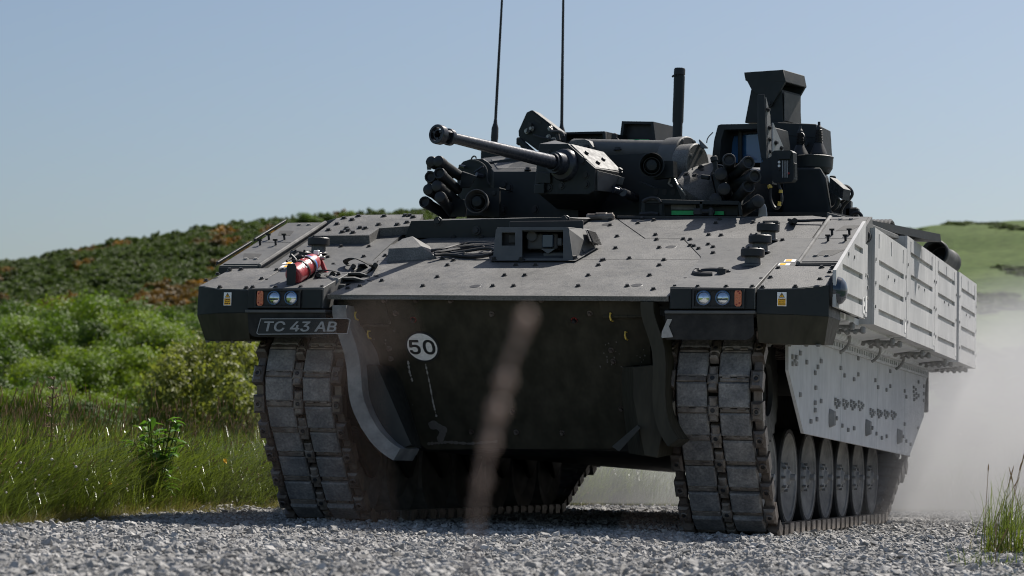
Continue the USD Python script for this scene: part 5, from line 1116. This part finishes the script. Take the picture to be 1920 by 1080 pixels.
# antenna dish and column
dc = T(1524, 294, 1.32)
ds = part('antenna_tray', lathe([(0, 0), (.142, 0), (.15, -.006), (.146, -.014), (.142, -.085), (.12, -.12), (0, -.13)], dc, UZ, 40), 'paint_turret', tu)
cl_ = [(1470, 330), (1478, 316), (1538, 316), (1546, 330), (1558, 410), (1468, 410)]
part('turret_column', hull([T(x, y, 1.15) for x, y in cl_] + [T(x+6, y, 1.6) for x, y in cl_], .02), 'paint_turret', tu)
part('column_sticker', tslab([(1549, 380), (1555, 380), (1556, 397), (1549, 396)], 1.22, .004), 'sign_white', tu)
def ribbed(p, h, r, mname='black'):
    pr = [(0, 0), (r*1.9, 0), (r*1.7, .02), (r*.9, h*.35)]
    for k in range(9): pr += [(r*(.95-.02*k), h*(.35+.05*k)), (r*(.78-.02*k), h*(.37+.05*k))]
    pr += [(r*.6, h*.83), (r*.3, h*.9), (r*.28, h), (0, h)]
    return part('antenna_base', lathe(pr, p, UZ, 20), mname, ds)
a1_ = ribbed(T(1500, 292, 1.25), .215, .033); a2_ = ribbed(T(1535, 290, 1.30), .235, .033)
part('base_cable', tube(spline([T(1503, 250, 1.25), T(1508, 256, 1.24), T(1508, 264, 1.24), T(1504, 270, 1.25)], 12), .007, 6), 'black', a1_)
# louvred box and cables on the right edge
lb = [(1556, 332), (1582, 354), (1579, 374), (1554, 356)]
lbx = part('louvre_box', tslab(lb, 1.15, .1), 'paint_turret', tu)
for k in range(2):
    part('louvre_slot', tslab([(1563.5+k*9, 343+k*7), (1567+k*9, 346+k*7), (1566+k*9, 356+k*7), (1562.5+k*9, 353+k*7)], 1.145, .006), 'black', lbx)
for i in range(5):
    for j in range(3):
        if (i in (1, 3)) and j == 1: continue
        part('vent_hole', lathe([(0, 0), (.007, 0), (.007, .002), (0, .002)], T(1558.5+i*5.2, 338+i*4.2+j*6.5, 1.148), -TN, 8), 'black', lbx)
part('cable', [tube(spline([T(1580, 350, 1.3), T(1592, 352, 1.3), T(1598, 364, 1.3), T(1590, 376, 1.3), T(1580, 388, 1.3), T(1576, 400, 1.3)], 24), .012, 7), tube(spline([T(1578, 352, 1.35), T(1586, 358, 1.35), T(1587, 368, 1.35), T(1576, 378, 1.35)], 18), .011, 7), tube(spline([T(1560, 392, 1.2), T(1568, 386, 1.2), T(1571, 374, 1.2)], 12), .018, 7)], 'black', tu)
part('rear_pillar', hull([T(x, y, 1.35) for x, y in ((1556, 330), (1566, 330), (1580, 408), (1558, 408))] + [T(x, y, 1.6) for x, y in ((1560, 332), (1580, 408))], .01), 'paint_panel', tu)
part('connector_block', [box(AYp(1586, 395, 4.2), (.09, .1, .16), .01), box(AYp(1598, 402, 4.2), (.1, .1, .1), .01), tube([AYp(1606, 408, 4.1)+[.04*math.cos(a), 0, .04*math.sin(a)] for a in np.linspace(0, 6.2, 14)], .014, 6)], 'black', V)
# control box with stripes
cb_ = [(1447, 286), (1452, 282), (1482, 282), (1487, 286), (1488, 336), (1484, 341), (1452, 343), (1447, 338)]
cb = part('sensor_box', tslab(cb_, .50, .05), 'paint_turret', tu)
part('box_lid', tslab([(1455, 283), (1483, 283), (1480, 298), (1458, 298)], .485, .02), 'paint_turret', cb)
for x in (1466.5, 1471, 1475): part('stripe', tslab([(x, 301), (x+1.7, 301), (x+1.7, 333), (x, 333)], .496, .005), 'grey_letter', cb)
for px, py in ((1461, 304), (1461, 311)): part('indicator_dot', lathe([(0, 0), (.010, 0), (.009, .004), (0, .004)], T(px, py, .498), -TN, 14), 'white', cb)
for px, py in ((1479, 304), (1479, 311), (1461, 318), (1479, 325)): part('button', lathe([(0, 0), (.008, 0), (.007, .004), (0, .004)], T(px, py, .498), -TN, 12), 'red_ring' if py == 325 else 'black', cb)
part('box_bracket', [tslab([(1425, 306), (1448, 292), (1448, 345), (1426, 345)], .56, .06), tslab([(1487, 304), (1490, 306), (1490, 332), (1487, 334)], .51, .03)], 'paint_turret', cb)
part('cable', [tube(spline([T(1445, 346, .5), T(1444, 360, .5), T(1449, 384, .5), T(1456, 391, .5), T(1463, 384, .5), T(1464, 360, .5), T(1460, 345, .5)], 30), .011, 7)], 'black', cb)
part('cable_band', [cyl(T(1442.5, 347, .495), T(1444, 353, .495), .016, n=8), cyl(T(1464, 356, .495), T(1464, 362, .495), .014, n=8), cyl(T(1462.5, 378, .495), T(1461, 386, .495), .014, n=8)], 'yellow', cb)

# smoke dischargers
def smoke(px, py, bpx, bpy, r, dd, bdd, dish=True):
    m, b = T(px, py, dd), T(bpx, bpy, bdd); d = (m-b); L = np.linalg.norm(d); d /= L
    s_ = part('smoke_tube', lathe([(0, -L), (r*.82, -L), (r*.86, -L*.98), (r*.86, -.075)], m, d, 22), 'paint_turret', tu)
    part('tube_cap', lathe([(r*.86, -.08), (r*.96, -.075), (r*.96, -.045), (r*.92, -.042), (r*.92, -.038), (r, -.034), (r, -.008), (r*.93, 0), (r*.75, 0), (r*.6, -.018), (0, -.022)] if dish else [(r*.86, -.08), (r*.96, -.075), (r*.96, -.045), (r*.92, -.042), (r, -.036), (r, -.012), (r*.9, .004), (r*.5, .012), (0, .014)], m, d, 24), 'black', s_)
for a in ((822, 302, 862, 330, 0), (823, 324, 858, 356, 1), (819, 348, 855, 376, 0), (825, 369, 850, 402, 0), (806, 331, 840, 352, 1), (803, 355, 836, 380, 0), (795, 378, 838, 404, 1), (808, 303, 850, 326, 0)):
    smoke(a[0], a[1], a[2], a[3], .044, -.05, .32, bool(a[4]))
part('launcher_bracket', [hull([T(x, y, d_) for x, y in ((868, 322), (893, 330), (880, 352), (862, 352)) for d_ in (.25, .5)], .006), hull([T(x, y, d_) for x, y in ((850, 370), (876, 376), (872, 406), (845, 406)) for d_ in (.2, .5)], .006), hull([T(x, y, .3) for x, y in ((801, 299), (812, 297), (808, 318), (801, 318))] + [T(x, y, .36) for x, y in ((801, 299), (812, 297), (808, 318), (801, 318))], .004), tslab([(801, 320), (805, 320), (804, 350), (801, 350)], .3, .03)], 'paint_turret', tu)
for a in ((1367, 299, 1366, 326, 1), (1404, 304, 1366, 336, 1), (1352, 326, 1360, 345, 0), (1416, 330, 1372, 350, 1), (1358, 354, 1366, 368, 0), (1404, 349, 1362, 392, 1), (1342, 374, 1356, 388, 0), (1422, 377, 1390, 398, 0)):
    smoke(a[0], a[1], a[2], a[3], .045, .12, .42, bool(a[4]))
part('launcher_bracket', [hull([T(x, y, d_) for x, y in ((1336, 326), (1352, 316), (1385, 340), (1385, 380), (1350, 392)) for d_ in (.42, .6)], .006), cyl(T(1340, 300, .38), T(1344, 330, .4), .016, n=10), cyl(T(1338, 294, .38), T(1340, 303, .38), .026, n=12), cyl(T(1316, 331, .4), T(1330, 333, .4), .018, n=10)], 'paint_turret', tu)
part('rounded_lug', [hull([T(x, y, d_) for x, y in ((1422, 408), (1424, 388), (1428, 383), (1433, 383), (1437, 390), (1438, 408)) for d_ in (.3, .42)], .006)], 'paint_dusty', tu)

# long whip aerials
def whip(px0, py0, px1, py1, dd, r0, base=True):
    p, e = T(px0, py0, dd), T(px1, py1, dd)
    w = part('whip_aerial', tube([p, p*.7+e*.3, p*.4+e*.6, e], [r0, r0*.95, r0*.8, r0*.7], 8), 'black', V)
    d = (e-p)/np.linalg.norm(e-p)
    if base: part('aerial_base', lathe([(.0, -.16), (.075, -.16), (.07, -.13), (.026, -.11), (.03, -.05), (.028, .02), (.016, .06), (.013, .09)], p, d, 18), 'black', w)
whip(928, 245, 945, -70, 1.5, .0125); whip(1053, 250, 1057, -70, 2.3, .0135)
part('aerial_mount', [box(T(925, 276, 1.5)-[0, 0, .12], (.16, .16, .2), .01)], 'paint_turret', tu)

# driver's hatch frame with green tape, on the deck edge
dy = 1.93
dh = part('hatch_frame', [hull([AYp(x, y, yy) for x, y in ((1210, 375), (1386, 378), (1386, 384), (1210, 381)) for yy in (dy, dy+.4)], .003)] + [hull([AYp(x, y, yy) for x, y in q for yy in (dy, dy+.03)], .003) for q in (((1204, 376), (1209, 374), (1209, 404), (1202, 404)), ((1236, 378), (1241, 378), (1241, 404), (1236, 404)), ((1312, 378), (1317, 378), (1317, 404), (1312, 404)), ((1384, 380), (1389, 380), (1392, 404), (1387, 404)))], 'paint_turret', V)
part('hatch_block', [hull([AYp(x, y, yy) for x, y in ((1246, 384), (1384, 386), (1384, 404), (1246, 404)) for yy in (dy+.08, dy+.3)], .004)], 'paint_turret', dh)
part('hatch_window', pslab([AYp(x, y, dy+.06) for x, y in ((1258, 384), (1305, 384), (1305, 393), (1258, 393))], .02, UY), 'wheel_paint', dh)
for q in (((1259, 395), (1303, 395), (1303, 403), (1259, 403)), ((1338, 396), (1357, 396), (1357, 403), (1338, 403))):
    part('green_strip', pslab([AYp(x, y, dy+.05) for x, y in q], .02, UY), 'green_tape', dh)
part('hatch_handle', [cyl(AYp(1303, 397, dy-.01), AYp(1340, 397, dy-.01), .018, n=10), box(AYp(1309, 398, dy-.01), (.06, .05, .05), .01), box(AYp(1334, 398, dy-.01), (.03, .05, .06), .01), tube([AYp(1200, 402, dy), AYp(1222, 400, dy), AYp(1234, 402, dy)], .015, 6), tube(spline([AYp(1205, 378, dy-.01), AYp(1214, 373, dy-.01), AYp(1234, 374, dy-.01), AYp(1238, 380, dy-.01)], 12), .012, 6)], 'black', dh)
part('deck_seal', hull([AYp(x, y, yy)+[0, 0, 0] for x, y in ((1157, 405), (1392, 406), (1400, 409), (1157, 409)) for yy in (1.87, 1.9)], .002), 'black', V)
part('deck_cable', [tube(spline([g(1478, 412, .02), g(1500, 414, .02), g(1540, 413, .025), g(1590, 414, .03), g(1610, 411, .03)], 20), .010, 6), cyl(g(1490, 414), g(1490, 414, .05), .02, n=10), cyl(g(1483, 415), g(1483, 415, .04), .016, n=10)], 'black', V)

# roll and tube on the rear right shoulder
cl2 = AXp(1655, 425, 1.75)
part('coiled_hose', [tube([cl2+[.03*i-.06, .16*math.cos(a), .07*math.sin(a)-.03] for a in np.linspace(0, 2*np.pi, 22)], .016, 7) for i in range(5)], 'black', V)
e0, e1 = AXp(1752, 468, 1.93), AXp(1792, 498, 1.93)
tb0 = AXp(1752, 474, 1.86); tbd = np.array([.12, 1, -.09])
part('tube_bracket', box((tb0[0]+.03, tb0[1]+.24, (2.0+tb0[2])/2), (.06, .16, max(.08, tb0[2]-2.0)), .01), 'paint_dark', V)
tl = part('rear_tube', lathe([(.108, 0), (.116, .01), (.116, .06), (.102, .09), (.102, .40), (.110, .42), (.110, .48), (.095, .49), (.09, .02), (.108, 0)], tb0, tbd, 30), 'paint_dark', V)
part('tube_inner', lathe([(.091, .25), (.0, .25)], tb0, tbd, 30), 'black', tl)
part('tail_plate', box((0, 7.36, 1.5), (3.3, .06, 1.1), .01), 'paint_panel', V)

# ================================================================ fire extinguisher strapped to the left headlight block
b0, b1 = g(550, 517, .095), g(591, 488, .115)
E_ = thing('fire_extinguisher', 'red fire extinguisher with blue band strapped above the left headlights of the armoured vehicle', 'fire extinguisher', tuple(b0))
ax = (b1-b0)/np.linalg.norm(b1-b0); L = .31
part('cylinder', lathe([(0, -.010), (.045, -.010), (.056, 0), (.060, .015), (.060, L-.07), (.053, L-.03), (.04, L-.01), (.02, L), (.02, L+.03), (0, L+.03)], b0, ax, 36), 'red_paint', E_)
part('blue_band', lathe([(.0608, L-.115), (.0612, L-.112), (.0612, L-.092), (.0608, L-.088)], b0, ax, 36), 'blue_band', E_)
ue, we, _ = frame(ax)
if we[2] < 0: ue, we = -ue, -we
def onc(a, t, r=.0612): return b0+ax*t+(we*math.cos(a)+ue*math.sin(a))*r
r3 = np.random.default_rng(11)
sgn = 1 if ue[0] > 0 else -1
for i in range(26):        # worn print on the paper label
    a0 = sgn*r3.uniform(-.5, 1.2); t0 = r3.uniform(.05, .21); da, dt = r3.uniform(.05, .22), r3.uniform(.006, .03)
    q = [onc(a0, t0), onc(a0+da, t0), onc(a0+da, t0+dt), onc(a0, t0+dt)]
    part('label_print', trimesh.Trimesh(np.array(q+[p*1.0+(p-(b0+ax*((p-b0)@ax)))*.012 for p in q]), [[0, 1, 2], [0, 2, 3], [4, 6, 5], [4, 7, 6], [0, 4, 5], [0, 5, 1], [1, 5, 6], [1, 6, 2], [2, 6, 7], [2, 7, 3], [3, 7, 4], [3, 4, 0]], process=False), 'white', E_)
vt = b0+ax*(L+.03)
part('valve', [cyl(vt-ax*.01, vt+ax*.04, .02, n=14), cyl(vt+ax*.02+we*.0, vt+ax*.02+we*.05, .013, n=10), cyl(vt+ax*.01-ue*sgn*-.02, vt+ax*.01+ue*sgn*.05, .012, n=10)], 'bare_metal', E_)
for k in (0, 1): part('lever', hull([vt+ax*.03+ue*sgn*(.01)+p+we*(-.0)+we*(-.03*k) for p in (np.zeros(3), ue*.018)] + [vt-ax*.04-we*(.10+.02*k)+ue*sgn*(.075+.012*k)+p for p in (np.zeros(3), ue*.02, ax*.02)], .005), 'red_paint', E_)
part('safety_pin', [tube([vt+we*.03+ue*sgn*(.03+.016*math.cos(a))+ax*.016*math.sin(a)+ax*.03 for a in np.linspace(0, 6.28, 14)], .003, 5)], 'bare_metal', E_)
part('label_tag', [box(vt+we*.04, (.035, .02, .03), .004)], 'sign_white', E_)
# its bracket belongs to the vehicle
bw = np.array([.045, 0, 0])
f0 = b0-ax*.018; gd = np.array([f0[0], f0[1], gz(max(f0[1], .06))-.02])
br = part('extinguisher_bracket', [hull([f0+bw*.55+[0, -.012, .078], f0-bw*.55+[0, -.012, .078], f0+bw*.7+[0, -.012, .06], f0-bw*.7+[0, -.012, .06], f0+bw*.62+[0, -.012, -.13], f0-bw*.62+[0, -.012, -.13], f0+bw*.62+[0, -.022, -.13], f0-bw*.62+[0, -.022, .06]], .003)], 'paint_turret', V)
part('bracket_cradle', [hull([b0+ax*t+d_-we*.066 for t in (.0, L) for d_ in (ue*.05, -ue*.05, ue*.05-we*.012, -ue*.05-we*.012)], .003)], 'black', br)
for t in (.10, .185): part('bracket_band', [lathe([(.0625, t), (.066, t), (.066, t+.014), (.0625, t+.014), (.0625, t)], b0, ax, 36), box(onc(sgn*-.5, t+.008, .072), (.03, .03, .02), .004)], 'black', br)
part('bracket_knob', [cyl(onc(-sgn*.7, .14, .07), onc(-sgn*.7, .14, .12), .015, n=10), tube([onc(-sgn*.7, .14, .1)-ax*.08, onc(-sgn*.7, .14, .1)+ax*.08], .008, 6)], 'black', br)
